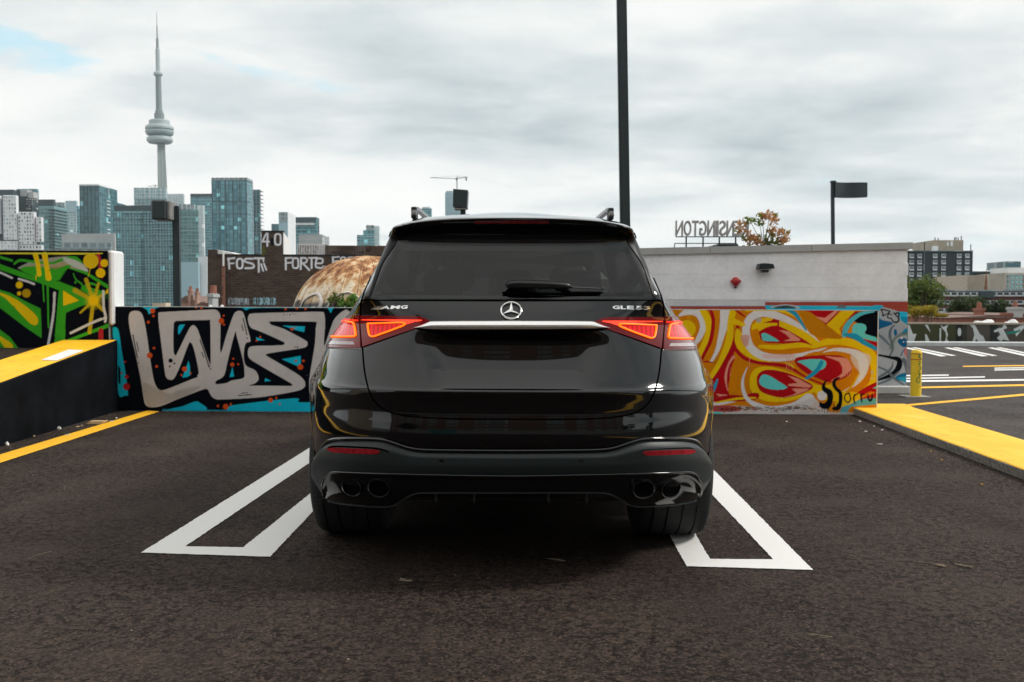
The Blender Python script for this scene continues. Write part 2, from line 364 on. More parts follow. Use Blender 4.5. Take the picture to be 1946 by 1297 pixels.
polyR = hairpin((1545,1085),(1350,888),(1470,1065),(1350,938),(1349,1064),(1318,1011),(1305,1078),(1272,1018),9.3)
line_obj('hairpin_line', polyL, LW, 'white hairpin stall line on the black asphalt, left of the black car')
line_obj('hairpin_line', polyR, LW, "white hairpin stall line running under the black car's right rear tyre")
line_obj('yellow_line', [[G(-260,919),G(0,865),G(280,781),G(303,783),G(0,881),G(-260,937)]], LY, 'yellow line on the asphalt below the black ramp wall')
for pl, lab in (([[G(1700,771.5),G(1946,749),G(2300,716),G(2300,719),G(1946,753),G(1700,775)]], 'thin yellow line starting at the far end of the yellow kerb'),
                ([[G(1700,737),G(1946,731),G(2200,727),G(2200,730),G(1946,734.5),G(1700,740)]], 'thin yellow line passing just behind the bollard foot'),
                ([[G(1830,696),G(1946,694.5),G(2200,692),G(2200,693.6),G(1946,696.6),G(1830,698)]], 'farthest thin yellow line, across the middle of the far lot')):
    line_obj('yellow_line', pl, LY, lab)
def seg(x0,y0,x1,y1,w0,w1): return [G(x0,y0),G(x1,y1),G(x1,y1+w1),G(x0,y0+w0)]
line_obj('far_stall_line', [seg(1690,714,1803,712.5,2.4,2.4), seg(1690,719.5,1872,716,2.6,2.4), seg(1690,724,1960,721,3.4,3.2)], LW, 'three long white stall lines behind the yellow bollard')
line_obj('far_stall_line', [seg(1890,699.5,1990,698,2,2), seg(1890,703,1990,701,2,2)], LW, 'short pair of pale lines right of the farthest yellow line')
for x0, lab in ((1716,'white double stall line nearest the corner of the white building'), (1794,'white double stall line second from the white building'), (1877,'white double stall line third from the building, cut by the picture edge')):
    line_obj('far_stall_line', [[G(x0,661.5),G(x0+10,661.2),G(x0+84,677),G(x0+72,678)], [G(x0+15,661),G(x0+24,660.8),G(x0+102,676.5),G(x0+92,677)]], LW, lab)
# ------------------------------------------------------------------ low ramp wall at the left: black side, yellow top
BLK = plain('black_wall_paint', (0.0045,0.006,0.0085), 0.75, var=0.5, scale=3, spec=.06)
b = NB('kerb_yellow'); n = b.noise(2.2, 7, 0.62, b.scaled(b.pos(), (1.6, 0.5, 1))); n2 = b.noise(75, 5, 0.7); n3 = b.noise(9, 7, 0.7)
c = b.mix(b.ramp(n, [(0.42, 0.0), (0.66, 1.0)]), (0.88,0.46,0.003), (0.90,0.55,0.02)); c = b.mix(b.ramp(n, [(0.63, 0.0), (0.78, 0.55)]), c, (0.84,0.66,0.38))
c = b.mix(b.ramp(n3, [(0.56, 0.0), (0.68, 0.75)]), c, (0.50,0.28,0.04)); c = b.mix(b.ramp(n2, [(0.64, 0.0), (0.70, 0.85)]), c, (0.30,0.27,0.22))
b.set(color=c, rough=0.6); b.bump(b.math('ADD', n2, n3), 0.35, 0.006); KY = b.m
rw = empty('ramp_wall', (xw(8), 8, 0), 'low black ramp wall with a bright yellow painted top edge', 'wall')
v, f = [], []
for i, Y in enumerate(Ys):
    z = max(zw(Y), 0.02); v += [(xw(Y), Y, 0), (xw(Y), Y, z-0.012), (xw(Y)-0.012, Y, z), (xw(Y)-0.55, Y, z), (xw(Y)-0.55, Y, 0)]
    if i:
        k = 5*i
        for j in range(4): f.append((k+j-5, k+j, k+j+1, k+j-4))
v0 = 0; f.append((0,1,2,3,4))
mesh('wall_body', v, [q for i, q in enumerate(f) if i % 4 != 2 or i == len(f)-1], BLK, rw)
mesh('yellow_top', [p for i, Y in enumerate(Ys) for p in ((xw(Y)-0.004, Y, max(zw(Y),.02)-.02),(xw(Y)-0.012, Y, max(zw(Y),.02)+.003),(xw(Y)-0.55, Y, max(zw(Y),.02)+.003),(xw(Y)-0.555, Y, max(zw(Y),.02)-.09))],
     [(4*i+j, 4*i+j+4, 4*i+j+5, 4*i+j+1) for i in range(len(Ys)-1) for j in range(3)], KY, rw)
wp = plain('white_paint', (0.76,0.76,0.74), 0.6, var=0.08)
def topz(X, Y): return zw(Y)+0.007
v = [(xw(y_)-o_, y_, topz(0, y_)) for y_, o_ in ((8.95,.02),(9.6,.03),(9.66,.2),(8.98,.18))]
mesh('white_dab', v, [(0,1,2,3)], wp, rw)
# ------------------------------------------------------------------ kerb at the right
kb = empty('yellow_kerb', (3.8, 8, 0), 'broad low kerb with yellow painted top and bare concrete side', 'kerb')
KC = plain('kerb_concrete', (0.25,0.235,0.215), 0.9, var=0.35, scale=30, bump=0.6)
v, f = [], []; ky = np.linspace(-2, 10.42, 60)
for i, Y in enumerate(ky):
    t = (10.46-Y); xl = 3.60-0.055*t; xr = 4.26-0.05*t; j1, j2 = random.uniform(-.006,.006), random.uniform(-.004,.004)
    v += [(xl+.01+j1, Y, -0.01), (xl+j2, Y, 0.062), (xl+.012+j2, Y, .0715)]
    if i: k = 3*i; f += [(k-3,k-2,k+1,k),(k-2,k-1,k+2,k+1)]
mesh('kerb_side', v, f, KC, kb)
v, f = [], []
for i, Y in enumerate(ky):
    t = (10.46-Y); xl = 3.60-0.055*t; xr = 4.26-0.05*t; j2 = random.uniform(-.004,.004)
    v += [(xl+.002+j2, Y, .068), (xl+.013+j2, Y, .075), (xr-.02, Y, .075), (xr, Y, .062), (xr, Y, 0)]
    if i:
        k = 5*i
        for j in range(4): f.append((k+j-5,k+j-4,k+j+1,k+j))
e = len(v)-5; v += [(3.62,10.86,.075),(4.30,10.86,.075),(4.30,10.86,0),(3.62,10.86,0)]; k = len(v)-4
f += [(e+1, e+2, k+1, k), (k, k+1, k+2, k+3), (e+2, e+4, k+2, k+1), (e+0, e+1, k, k+3)]
mesh('yellow_top', v, f, KY, kb)
# ================================================================== graffiti walls
BK=(0.003,0.0045,0.009); BEI=(0.70,0.65,0.62); CY_=(0.01,0.60,0.82); ORD=(0.80,0.10,0.015); RED=(0.50,0.006,0.012); GRN=(0.045,0.40,0.02); YEL=(0.95,0.62,0.004); WHT=(0.84,0.81,0.81)
OCH=(0.76,0.25,0.002); TEAL=(0.14,0.70,0.68); SAL=(0.88,0.33,0.24); AZ=(0.015,0.36,0.58)
YW = 10.44
cv = Canvas(180,560,1700,812,3,BK); cv.crop(200,560,4.4227)
for p in ([(300,92),(480,92),(440,112),(400,130),(372,168),(350,130)], [(1050,96),(1780,100),(1760,112),(1260,116),(1190,134),(1150,114),(1060,108)], [(1862,104),(1930,104),(1912,125),(1896,156),(1880,128)],
          [(55,300),(95,278),(118,330),(140,480),(168,640),(192,835),(170,850),(110,832),(90,480)], [(480,985),(560,960),(650,940),(760,900),(800,915),(855,955),(840,985),(820,1010),(500,1010)],
          [(1010,985),(1040,945),(1120,925),(1590,873),(1625,905),(1745,905),(1850,890),(1850,1010),(900,1010)]): cv.poly(p, CY_, 4, soft=2)
cv.poly([(480,965),(900,970),(1740,985),(1740,1012),(480,1012)], (0.02,0.42,0.60), 0, 0.75, 3)
P1=[(198,190),(212,150),(255,138),(300,152),(325,210),(350,340),(372,500),(395,650),(415,740),(445,795),(490,805),(600,765),(780,695),(870,690),(900,760),(865,785),(780,815),(600,885),(480,935),(400,950),(345,935),(325,880),(300,720),(255,500),(215,330),(200,240)]
Bc=[(448,165),(470,150),(700,138),(900,128),(945,140),(968,185),(969,300),(970,495),(1020,340),(1070,195),(1095,150),(1135,138),(1165,165),(1195,280),(1222,392),(1190,405),(1172,440),(1165,530),(1185,600),(1262,640),(1290,700),(1275,735),(1205,765),(900,820),(780,700),(787,660),(770,560),(740,440),(718,405),(700,420),(640,580),(600,670),(575,712),(545,718),(515,700),(500,640),(470,400),(450,240)]
Zc=[(1200,215),(1210,172),(1250,160),(1500,152),(1800,147),(1838,160),(1846,200),(1843,300),(1780,300),(1776,245),(1750,230),(1400,228),(1385,240),(1400,258),(1500,290),(1680,385),(1700,415),(1690,440),(1640,455),(1380,495),(1355,510),(1370,525),(1600,660),(1670,720),(1682,760),(1670,785),(1600,815),(1300,865),(1000,883),(930,880),(890,850),(865,785),(900,740),(1000,755),(1205,766),(1400,768),(1560,770),(1568,755),(1540,735),(1290,590),(1215,540),(1200,500),(1205,460),(1240,435),(1480,428),(1505,410),(1490,395),(1300,310),(1225,280)]
RC=[(1778,245),(1848,200),(1838,435),(1890,300),(1940,190),(2060,150),(2060,600),(1820,660),(1765,720),(1750,850),(1718,825),(1718,700),(1740,560),(1765,400)]
for p in (P1,Bc,Zc,RC): cv.poly(p, BEI, 3, soft=1)
for p in ([(575,260),(590,230),(620,222),(860,216),(882,230),(886,400),(886,580),(870,560),(800,360),(775,290),(745,260),(720,270),(690,320),(600,505),(590,508),(575,480)],
          [(1090,325),(1105,350),(1160,560),(1172,660),(1165,700),(1120,715),(1060,725),(1020,745),(940,755),(925,740),(940,722),(975,705),(1005,670),(1030,560)],
          [(1222,400),(1190,412),(1175,440),(1168,540),(1190,590),(1262,636),(1210,560),(1195,500),(1200,455),(1235,430)]): cv.poly(p, BK, 3, soft=1)
for p in ([(615,270),(630,255),(672,252),(645,300),(620,340),(612,320)], [(700,558),(712,600),(716,680),(690,695),(648,700),(670,640)], [(1070,610),(1085,690),(1045,695)], [(1490,262),(1678,270),(1675,318),(1600,300)],
          [(1268,360),(1345,385),(1275,390)], [(1485,545),(1643,516),(1645,590),(1620,605)], [(1345,703),(1395,728),(1340,732)]): cv.poly(p, CY_, 0, soft=1)
cv.poly([(340,620),(380,600),(395,680),(360,700),(330,670)], (0.62,0.60,0.60), 4, 0.6, 12)
cv.poly([(320,740),(520,830),(640,800),(800,770),(700,840),(420,940),(350,920)], (0.36,0.31,0.25), 4, 0.45, 14)
for x,y,r,c in ((397,138,22,0),(405,181,11,0),(362,233,12,0),(410,451,11,0),(373,513,24,0),(432,605,12,0),(168,566,10,1),(180,692,17,1),(180,775,30,1),(138,660,9,1),(975,223,24,0),(996,178,9,0),(998,254,9,0),(667,627,22,0),(640,677,9,0),(716,662,9,0),(1068,590,18,0),(1076,540,9,0),(1117,586,9,0),(1570,290,14,0),(1600,280,7,0),(1303,357,9,0),(1272,388,9,0),(1603,558,10,0),(1666,558,11,0),(1640,610,24,0),(1390,888,20,0),(1438,870,9,0),(1466,921,9,0),(1013,943,24,0),(948,937,11,0),(1055,922,10,0),(1516,123,10,0),(1612,112,14,0),(1684,121,10,0),(765,106,12,0),(810,116,10,0),(549,556,18,2),(581,580,8,2),(543,605,8,2),(1502,170,5,2),(1553,170,6,2),(1528,167,4,2),(1577,165,5,2),(1598,166,4,2),(1594,442,5,2),(1615,442,7,2),(270,530,6,2),(275,552,4,2),(279,576,6,2),(872,605,8,2),(885,626,6,2),(1194,368,6,2)):
    cv.dot(x,y,r,(ORD,(0.52,0.02,0.02),BK)[c])
for p,w_ in (([(233,340),(250,430),(270,530)],9),([(265,400),(280,475)],7),([(797,382),(835,490),(868,595)],9),([(810,485),(828,528)],7),([(1158,200),(1178,280),(1190,340)],8),([(1147,255),(1160,305)],7),([(1120,850),(1230,841)],7),([(1147,830),(1197,826)],6),([(1615,442),(1615,465)],3),([(180,845),(184,915)],3)): cv.stroke(p,w_,BK)
for k in range(26): cv.stroke([(108+random.random()*18,600+random.random()*90),(112+random.random()*14,650+random.random()*100)],3+random.random()*3,BK,0)
# right half of the same wall
cv.crop(1200,560,3.742); cv.poly([(-300,95),(1760,95),(1760,870),(-360,870)], OCH, 0); cv.stroke([(-200,110),(-60,300),(60,500),(0,840)],[40,90,70,30],YEL); cv.stroke([(-80,110),(100,280),(180,560),(140,850)],[30,50,60,20],RED); cv.stroke([(60,110),(230,260),(300,520),(260,840)],[40,40,50,10],WHT)
def S_(p,w_,c,**k): cv.stroke(p,w_,c,**k)
for k in range(-4,7): cv.stroke([(250+k*80,95),(300+k*60,480),(250+k*70,870)], 30, (0.56,0.22,0.005) if k%2 else (0.78,0.36,0.005), a=0.5)
cv.poly([(330,180),(400,175),(460,200),(478,260),(460,340),(430,400),(330,400)], OCH, 4); cv.dot(395,245,62,YEL)
S_([(340,150),(400,122),(460,125),(500,170),(508,240),(480,310),(452,350)],[14,50,58,52,44,40,20],WHT)
S_([(505,110),(545,190),(550,280),(510,380),(470,450)],[46,50,52,48,44],YEL)
S_([(562,108),(582,190),(565,320),(520,420),(480,500)],[26,26,28,24,14],RED)
S_([(600,110),(612,200),(600,300),(560,420),(500,520)],[26,30,30,26,22],OCH)
S_([(672,108),(660,200),(640,290),(600,420),(505,568)],[84,62,46,28,4],WHT)
S_([(725,108),(705,200),(695,320),(640,480),(540,640)],[50,44,48,52,50],YEL)
S_([(760,200),(745,300),(715,400),(640,560),(560,690)],[24,28,40,60,90],RED)
cv.poly([(715,440),(735,460),(712,560),(700,640),(695,715),(620,725),(550,745),(560,690),(640,620)], RED, 3)
cv.poly([(488,480),(600,492),(590,500),(560,530),(520,570),(500,560)], OCH, 3); S_([(488,482),(540,478),(600,490)],[4,12,3],RED)
S_([(725,445),(690,500),(670,590),(684,685)],[22,14,18,4],SAL); S_([(705,520),(700,590)],[3,2],SAL)
S_([(612,604),(590,660),(556,722)],[10,26,34],AZ)
cv.poly([(605,708),(728,722),(650,738),(625,722)], SAL, 2); S_([(550,748),(700,742),(850,735)],[12,16,20],YEL); S_([(550,782),(640,775),(758,757)],[34,22,3],WHT)
cv.poly([(740,460),(860,500),(905,560),(880,700),(860,740),(700,715),(700,600)], OCH, 3)
# upper S loop
cv.poly([(750,240),(800,300),(850,400),(900,440),(1000,480),(1100,500),(1000,500),(860,460),(770,400),(735,330)], YEL, 3)
S_([(740,390),(800,450),(900,485),(1040,500),(1130,520),(1240,580),(1380,640),(1560,688)],[26,26,24,26,28,26,22,22],RED)
S_([(1090,478),(1160,510),(1228,548)],[14,30,24],YEL); S_([(860,400),(960,450),(1100,470),(1180,500)],[18,22,26,30],OCH)
cv.poly([(880,200),(960,165),(1060,160),(1200,240),(1340,340),(1290,380),(1180,340),(980,345),(900,310),(855,250)], YEL, 3)
cv.poly([(855,260),(905,250),(915,330),(1000,360),(1000,380),(900,360),(850,320)], OCH, 3)
cv.poly([(840,200),(900,240),(960,225),(1020,205),(1030,228),(960,240),(880,235)], YEL, 2)
cv.poly([(890,205),(940,200),(1000,185),(1022,160),(1028,180),(1055,175),(1050,225),(1120,258),(1210,310),(1305,372),(1290,377),(1200,345),(1080,350),(960,345),(915,320),(905,265),(960,235),(1030,215)], RED, 0)
S_([(900,205),(960,212),(1030,212)],[6,20,18],YEL)
cv.poly([(925,283),(945,274),(985,290),(1052,332),(1010,335),(940,330),(928,305)], TEAL, 2)
cv.poly([(1048,254),(1120,262),(1205,322),(1190,332),(1080,332),(1130,316),(1100,285)], SAL, 1)
S_([(910,370),(1050,375),(1200,360),(1300,375)],[20,36,36,10],YEL)
S_([(1336,336),(1240,255),(1120,185),(1000,140),(920,132),(850,165),(818,225),(818,300),(850,380),(930,435),(1050,452),(1180,440),(1290,410),(1392,378)],[2,22,44,56,56,54,54,56,58,56,50,40,26,3],WHT)
cv.dot(905,182,20,(0.50,0.45,0.38)); cv.poly([(778,292),(838,290),(836,330),(825,370),(800,365),(782,330)], (0.72,0.30,0.22), 2, 0.8, 3)
cv.poly([(940,425),(1150,425),(1140,450),(960,455)], SAL, 3, 0.4, 5)
for x in (1104,1122,1145,840): S_([(x,450),(x-3,540+random.random()*40)],[5,2],SAL)
S_([(700,160),(740,195),(800,215)],[20,40,22],YEL); S_([(740,110),(780,140),(812,160)],[14,16,6],RED)
S_([(815,115),(1000,108),(1120,130),(1250,200)],[10,20,26,6],YEL)
# right part
S_([(1290,375),(1400,335),(1520,335),(1640,370),(1715,450),(1735,560),(1700,650),(1620,700)],[20,50,56,60,66,60,44,24],YEL)
cv.poly([(1190,110),(1320,150),(1470,285),(1500,300),(1480,318),(1310,300),(1250,250)], (0.60,0.22,0.004), 2)
cv.poly([(1190,108),(1490,108),(1440,165),(1390,222),(1340,175),(1270,125)], RED, 0); cv.poly([(1310,158),(1375,168),(1450,112),(1478,112),(1385,205)], SAL, 0)
cv.poly([(1388,216),(1500,112),(1600,116),(1560,190),(1500,290),(1465,275)], YEL, 0); cv.poly([(1480,240),(1560,150),(1592,120),(1612,118),(1540,200),(1498,300)], RED, 0); cv.poly([(1478,250),(1530,170),(1545,178),(1490,268)], OCH,0)
cv.poly([(1500,300),(1590,300),(1700,330),(1750,340),(1750,392),(1690,370),(1590,322)], RED, 2)
cv.poly([(1560,185),(1600,130),(1650,118),(1752,112),(1752,310),(1665,285),(1655,250),(1600,200)], BK, 0)
cv.poly([(1580,218),(1612,205),(1662,215),(1672,250),(1660,280),(1740,305),(1750,338),(1640,310),(1575,290),(1570,245)], TEAL, 2)
S_([(1725,122),(1640,135),(1575,175),(1530,230),(1512,290)],[10,26,34,40,34],(0.10,0.56,0.66)); S_([(1515,285),(1590,300),(1660,345),(1742,388)],[14,44,34,26],AZ)
S_([(1105,108),(1160,135),(1195,180),(1242,255)],[20,30,24,10],AZ)
cv.poly([(1260,420),(1400,400),(1560,400),(1640,450),(1680,540),(1640,640),(1560,700),(1440,690),(1380,640),(1240,580),(1150,500)], OCH, 3)
cv.poly([(1165,455),(1260,438),(1400,432),(1500,440),(1560,490),(1568,540),(1540,580),(1480,610),(1400,625),(1330,600),(1250,565),(1180,510)], RED, 3)
cv.poly([(1180,476),(1260,462),(1340,460),(1385,478),(1378,520),(1340,540),(1290,548),(1255,520),(1205,490)], TEAL, 2)
S_([(1352,482),(1320,540),(1270,580),(1236,602)],[26,30,26,16],AZ)
cv.poly([(1375,442),(1450,446),(1530,455),(1562,500),(1566,535),(1530,565),(1500,590),(1420,618),(1440,600),(1500,560),(1480,480)], SAL, 2, 1, 1)
for x in (1525,1540,1555): S_([(x,540),(x-4,585)],[6,2],SAL)
cv.poly([(1560,430),(1640,415),(1700,440),(1690,510),(1640,560),(1580,500)], (0.80,0.66,0.55), 3, 0.8, 10)
S_([(1362,412),(1450,392),(1560,405),(1625,440),(1652,500),(1640,570),(1590,640),(1500,692)],[4,22,38,62,74,48,20,3],WHT)
S_([(1620,560),(1560,660),(1500,700)],[10,16,4],(0.80,0.46,0.01))
cv.poly([(1600,700),(1680,650),(1750,620),(1750,700),(1700,690),(1640,720)], RED, 1); cv.poly([(1715,668),(1750,648),(1750,672)], TEAL, 0)
# lower left oval
cv.poly([(840,620),(860,550),(920,515),(1020,520),(1140,560),(1250,610),(1320,650),(1290,700),(1180,745),(1060,765),(940,755),(860,700)], YEL, 3)
cv.poly([(890,605),(915,555),(980,535),(1100,555),(1200,595),(1295,652),(1230,700),(1100,735),(1000,722),(915,685)], RED, 3)
cv.poly([(910,605),(935,570),(985,580),(1050,620),(1112,664),(1040,680),(960,668),(915,640)], TEAL, 2)
cv.poly([(1108,574),(1190,600),(1285,652),(1262,664),(1112,650),(1118,638),(1180,630),(1150,605)], SAL, 1); cv.poly([(1140,672),(1265,672),(1210,700),(1120,728),(1000,738),(1100,728),(1175,700)], SAL, 2)
cv.poly([(1300,640),(1360,650),(1420,640),(1480,680),(1540,700),(1560,750),(1400,760),(1330,720),(1290,680)], YEL, 2)
cv.poly([(700,715),(800,720),(860,700),(905,705),(900,740),(800,760),(650,760),(560,765),(550,745)], RED, 3); S_([(600,770),(750,742),(880,735)],[10,18,14],YEL)
S_([(825,515),(793,600),(795,680),(830,750),(900,790),(1000,815),(1150,800),(1260,750)],[3,18,26,28,36,40,60,90],WHT)
cv.poly([(550,800),(700,790),(860,800),(1000,810),(1200,770),(1290,735),(1340,780),(1360,870),(550,870)], (0.70,0.66,0.64), 3, 0.85, 4)
cv.poly([(550,795),(700,790),(790,812),(720,835),(560,830)], RED, 3, 0.9, 2)
cv.poly([(1500,800),(1560,760),(1640,740),(1760,735),(1760,780),(1560,800),(1540,850),(1480,852)], (0.05,0.46,0.56), 2, 0.9, 1); cv.poly([(1600,752),(1760,690),(1760,735),(1640,745)], RED, 1, 0.9); cv.poly([(1560,690),(1640,720),(1600,760),(1500,800),(1440,780),(1500,740)], YEL, 2,0.9)
cv.poly([(550,835),(1760,838),(1760,872),(550,872)], (0.62,0.62,0.62), 0, 0.7, 3); cv.poly([(550,836),(640,838),(630,856),(550,858)], TEAL, 2)
cv.dot(1355,720,34,WHT)
for k in range(260):
    x = random.uniform(600,1330); y = 812+random.gauss(0,9)+6*math.sin(x/50); a = random.uniform(-.5,.5); L = random.uniform(6,22)
    S_([(x,y),(x+L*math.cos(a),y+L*math.sin(a))], random.uniform(2,5), random.choice((BK,(0.12,0.07,0.02),(0.4,0.05,0.02),(0.2,0.18,0.15))), sm=0)
for k in range(60):
    x, y = random.uniform(480,1740), random.uniform(110,780); S_([(x,y),(x+random.uniform(-12,12),y+random.uniform(-4,4))], random.uniform(1.5,3.5), (0.10,0.07,0.04), sm=0, a=0.6)
S_([(1390,608),(1368,640),(1372,672),(1408,700),(1412,750),(1390,790),(1355,790),(1342,768)],[6,18,34,44,40,48,34,10],BK); S_([(1480,590),(1448,608),(1440,640),(1455,670),(1484,700),(1486,760),(1470,805),(1438,812)],[8,20,26,24,28,26,34,22],BK)
for x in (1355,1372,1392,1402,1440,1462): S_([(x,780),(x,835+random.random()*10)],[7,3],BK)
S_([(1548,702),(1522,712),(1516,745),(1540,768),(1558,745),(1550,708)],9,BK); S_([(1588,712),(1580,740),(1590,775)],[8,12,8],BK); S_([(1586,722),(1602,708),(1612,712)],[8,9,5],BK); S_([(1630,708),(1634,740),(1640,768)],[9,12,7],BK); S_([(1634,722),(1648,708),(1658,714)],[8,9,5],BK)
S_([(1680,712),(1686,742),(1698,755),(1710,740),(1712,712)],[8,13,16,13,8],BK)
S_([(1712,540),(1702,552),(1712,566),(1722,552),(1712,540)],4,(0.55,0.5,0.4)); S_([(1712,566),(1712,590)],3,(0.3,0.3,0.3)); S_([(1698,598),(1728,598)],4,(0.7,0.68,0.6))
for y in (108,): S_([(300,100),(900,101),(1180,102)],[14,12,12],(0.80,0.55,0.20)); S_([(1180,102),(1750,110)],[10,8],WHT)
PW = paint_mat('mural_paint', (0.34,0.33,0.31)); CONC = plain('wall_concrete', (0.36,0.35,0.33), 0.85, scale=4)
gw = empty('graffiti_wall', (0, YW, 0), 'long low parapet wall with beige lettering at left and orange swirls at right', 'wall')
ZT = 1.092
MB().box(-4.19,YW+.004,0,3.835,YW+.26,ZT-.003,0.0).build('wall_body', CONC, gw)
xs = np.unique(np.concatenate([np.arange(-4.19,-1.80,0.0062), np.arange(-1.80,1.80,.013), np.arange(1.80,3.831,0.0058), [3.832]])); zs = np.linspace(0.0, ZT, 180)
painted_panel('painted_face', xs, zs, YW, cv, PW, gw)
bt = plain('wall_top_paint', (0.45,0.50,0.50), 0.7, var=.3, scale=12); MB().box(-4.19,YW+.001,ZT-.002,-1.5,YW+.262,ZT+.006).box(1.5,YW+.001,ZT-.002,3.836,YW+.262,ZT+.006).box(-1.5,YW+.001,ZT-.002,1.5,YW+.262,ZT+.006).build('wall_top', bt, gw)
MB().box(3.8355,YW+.002,0,3.845,YW+.26,ZT-.004).build('wall_end', wp, gw)
# ------------------------------------------------------------------ green graffiti wall on the ramp
cg = Canvas(-150,455,245,700,3,BK); cg.crop(0,460,3.0867)
GG = lambda p,sm=0,**k: cg.poly(p,GRN,sm,**k)
cg.poly([(110,160),(150,130),(220,105),(400,85),(470,110),(515,180),(400,150),(300,150)], (0.42,0.46,0.36), 3, 0.8, 4); cg.poly([(130,150),(300,120),(420,130),(400,160),(200,170)], (0.45,0.36,0.16), 3, 0.7, 5)
S2 = cg.stroke
GG([(-300,20),(0,130),(230,215),(340,235),(398,150),(500,172),(650,262),(668,492),(480,560),(390,600),(315,637),(345,285),(250,248),(0,165),(-300,60)])
GG([(120,165),(150,145),(250,148),(330,160),(380,140),(430,135),(380,170),(350,220),(300,235),(180,195)],2)
cg.poly([(345,232),(398,155),(500,190),(640,282),(652,300),(500,262),(470,280)], BK, 0); cg.poly([(385,418),(470,380),(640,330),(648,475),(382,578)], BK, 0); cg.poly([(292,265),(346,285),(330,420),(280,622),(250,640),(285,420)], BK, 0)
S2([(430,185),(445,220),(480,250),(485,285)],[5,8,10,4],GRN); S2([(480,270),(530,245),(570,262),(560,300)],[10,14,12,4],GRN); cg.dot(442,238,7,GRN)
cg.poly([(430,275),(470,280),(560,330),(640,290),(648,380),(560,360),(440,300)], BK, 2, 0.8); S2([(640,270),(655,380),(662,490)],[18,22,18],GRN)
S2([(-120,60),(-20,85),(70,110)],[10,16,14],GRN); S2([(85,128),(120,108),(200,118),(300,125),(380,100),(440,95),(480,125)],[14,16,14,12,18,20,12],GRN)
GG([(-300,180),(0,282),(60,300),(150,350),(240,392),(245,566),(160,510),(0,388),(-300,240)]); GG([(-300,420),(0,515),(60,560),(120,640),(120,662),(0,664),(-300,664)],1); cg.dot(108,645,15,GRN)
cg.poly([(-20,300),(10,300),(100,340),(200,418),(225,460),(215,488),(180,482),(100,400),(30,330)], YEL, 2, 0.9, 3); cg.poly([(-20,545),(30,570),(72,600),(75,630),(50,650),(20,610)], YEL, 2, 0.9, 3)
S2([(252,245),(258,350)],[10,8],GRN); S2([(280,250),(284,480),(288,505)],[14,10,4],GRN)
cg.poly([(370,285),(465,345),(372,376)], YEL, 0, 1, 1)
S2([(208,76),(222,130),(230,190)],[30,26,28],(0.80,0.72,0.02)); S2([(262,76),(275,150),(285,212)],[34,28,36],(0.80,0.72,0.02)); S2([(208,76),(222,130),(230,190)],[22,18,20],YEL); S2([(262,76),(275,150),(285,210)],[26,20,26],YEL); S2([(211,200),(211,225)],[8,3],YEL)
cg.poly([(375,90),(470,120),(520,175),(440,150),(380,115)], (0.60,0.64,0.62), 3, 0.8, 4)
S2([(575,70),(590,130),(585,180),(600,215)],[18,20,24,6],(0.50,0.03,0.05)); S2([(592,520),(592,575)],[28,30],(0.42,0.02,0.03))
cg.dot(533,112,45,(0.80,0.55,0.01)); cg.dot(612,125,23,YEL); cg.dot(590,183,28,YEL); S2([(530,155),(518,205)],[4,3],YEL)
for (x,y),w0 in (((505,222),24),((578,245),17),((635,290),14),((472,415),12),((525,530),24),((605,400),22),((440,285),30)): cg.stroke([(548,345),(x,y)],[20,w0],(0.66,0.50,0.01),0,0.8,2)
cg.dot(548,345,46,(0.70,0.60,0.02),0.45,14); cg.dot(548,345,30,YEL,1,8); cg.dot(636,290,14,YEL)
for x,y,r,a in ((113,253,20,.95),(155,302,25,.55),(112,303,12,.95)): cg.dot(x,y,r,YEL,a,3)
for p,w0 in (([(-160,120),(0,180),(70,212)],12),([(110,218),(160,232),(200,248)],13),([(320,300),(312,430),(280,618)],15),([(606,290),(608,380),(620,440),(617,468)],15),([(617,445),(540,475),(415,535)],15)): S2(p,w0,(0.66,0.68,0.70))
S2([(-300,66),(140,68),(400,70),(600,68)],[3,10,12,6],(0.80,0.72,0.05),0); 
for k in range(30): cg.dot(random.uniform(0,660),random.uniform(150,640),random.uniform(1.5,3.5),BK)
gg = empty('green_graffiti_wall', (-6, YW-.04, 0.6), 'tall parapet wall sprayed with green, black and yellow graffiti at the far left', 'wall')
ZG = 1.675
MB().box(-10,YW-.036,.3,-4.215,YW+.24,ZG-.003).build('wall_body', CONC, gg)
painted_panel('painted_face', np.unique(np.concatenate([np.linspace(-10,-5.8,12), np.arange(-5.8,-4.216,0.0062),[-4.215]])), np.linspace(0.3,ZG,225), YW-.04, cg, PW, gg)
WC = plain('white_cap_paint', (0.72,0.73,0.73), 0.6, var=0.06, scale=3)
m_ = MB().box(-4.215,YW-.041,0.9,-4.16,YW+.26,ZG+.004,.02); m_.build('white_end_cap', WC, gg)
MB().box(-10,YW-.038,ZG-.002,-4.22,YW+.242,ZG+.006).build('wall_top', bt, gg)
# ------------------------------------------------------------------ white block building with mural
YB = 12.95
wb = empty('white_building', (2, YB, 0), 'low white painted block building with red band and mural at its foot', 'building')
XR = 5.14
def ztop(x): return 1.965-(XR-x)*0.0264
WB = plain('white_block_paint', (0.90,0.90,0.92), 0.7, var=0.085, scale=2.3, bump=0.5); WJ = plain('white_joint', (0.86,0.86,0.88), 0.8, var=.1)
m_ = MB(); m_.add([(1.3,YB+.008,0),(XR-.01,YB+.008,0),(XR-.01,YB+6.5,0),(1.3,YB+6.5,0),(1.3,YB+.008,ztop(1.3)-.03),(XR-.01,YB+.008,ztop(XR)-.03),(XR-.01,YB+6.5,ztop(XR)-.03),(1.3,YB+6.5,ztop(1.3)-.03)],
      [(0,3,2,1),(4,5,6,7),(0,1,5,4),(1,2,6,5),(2,3,7,6),(3,0,4,7)]); m_.build('wall_body', WJ, wb)
bw, bh = 0.40, 0.163
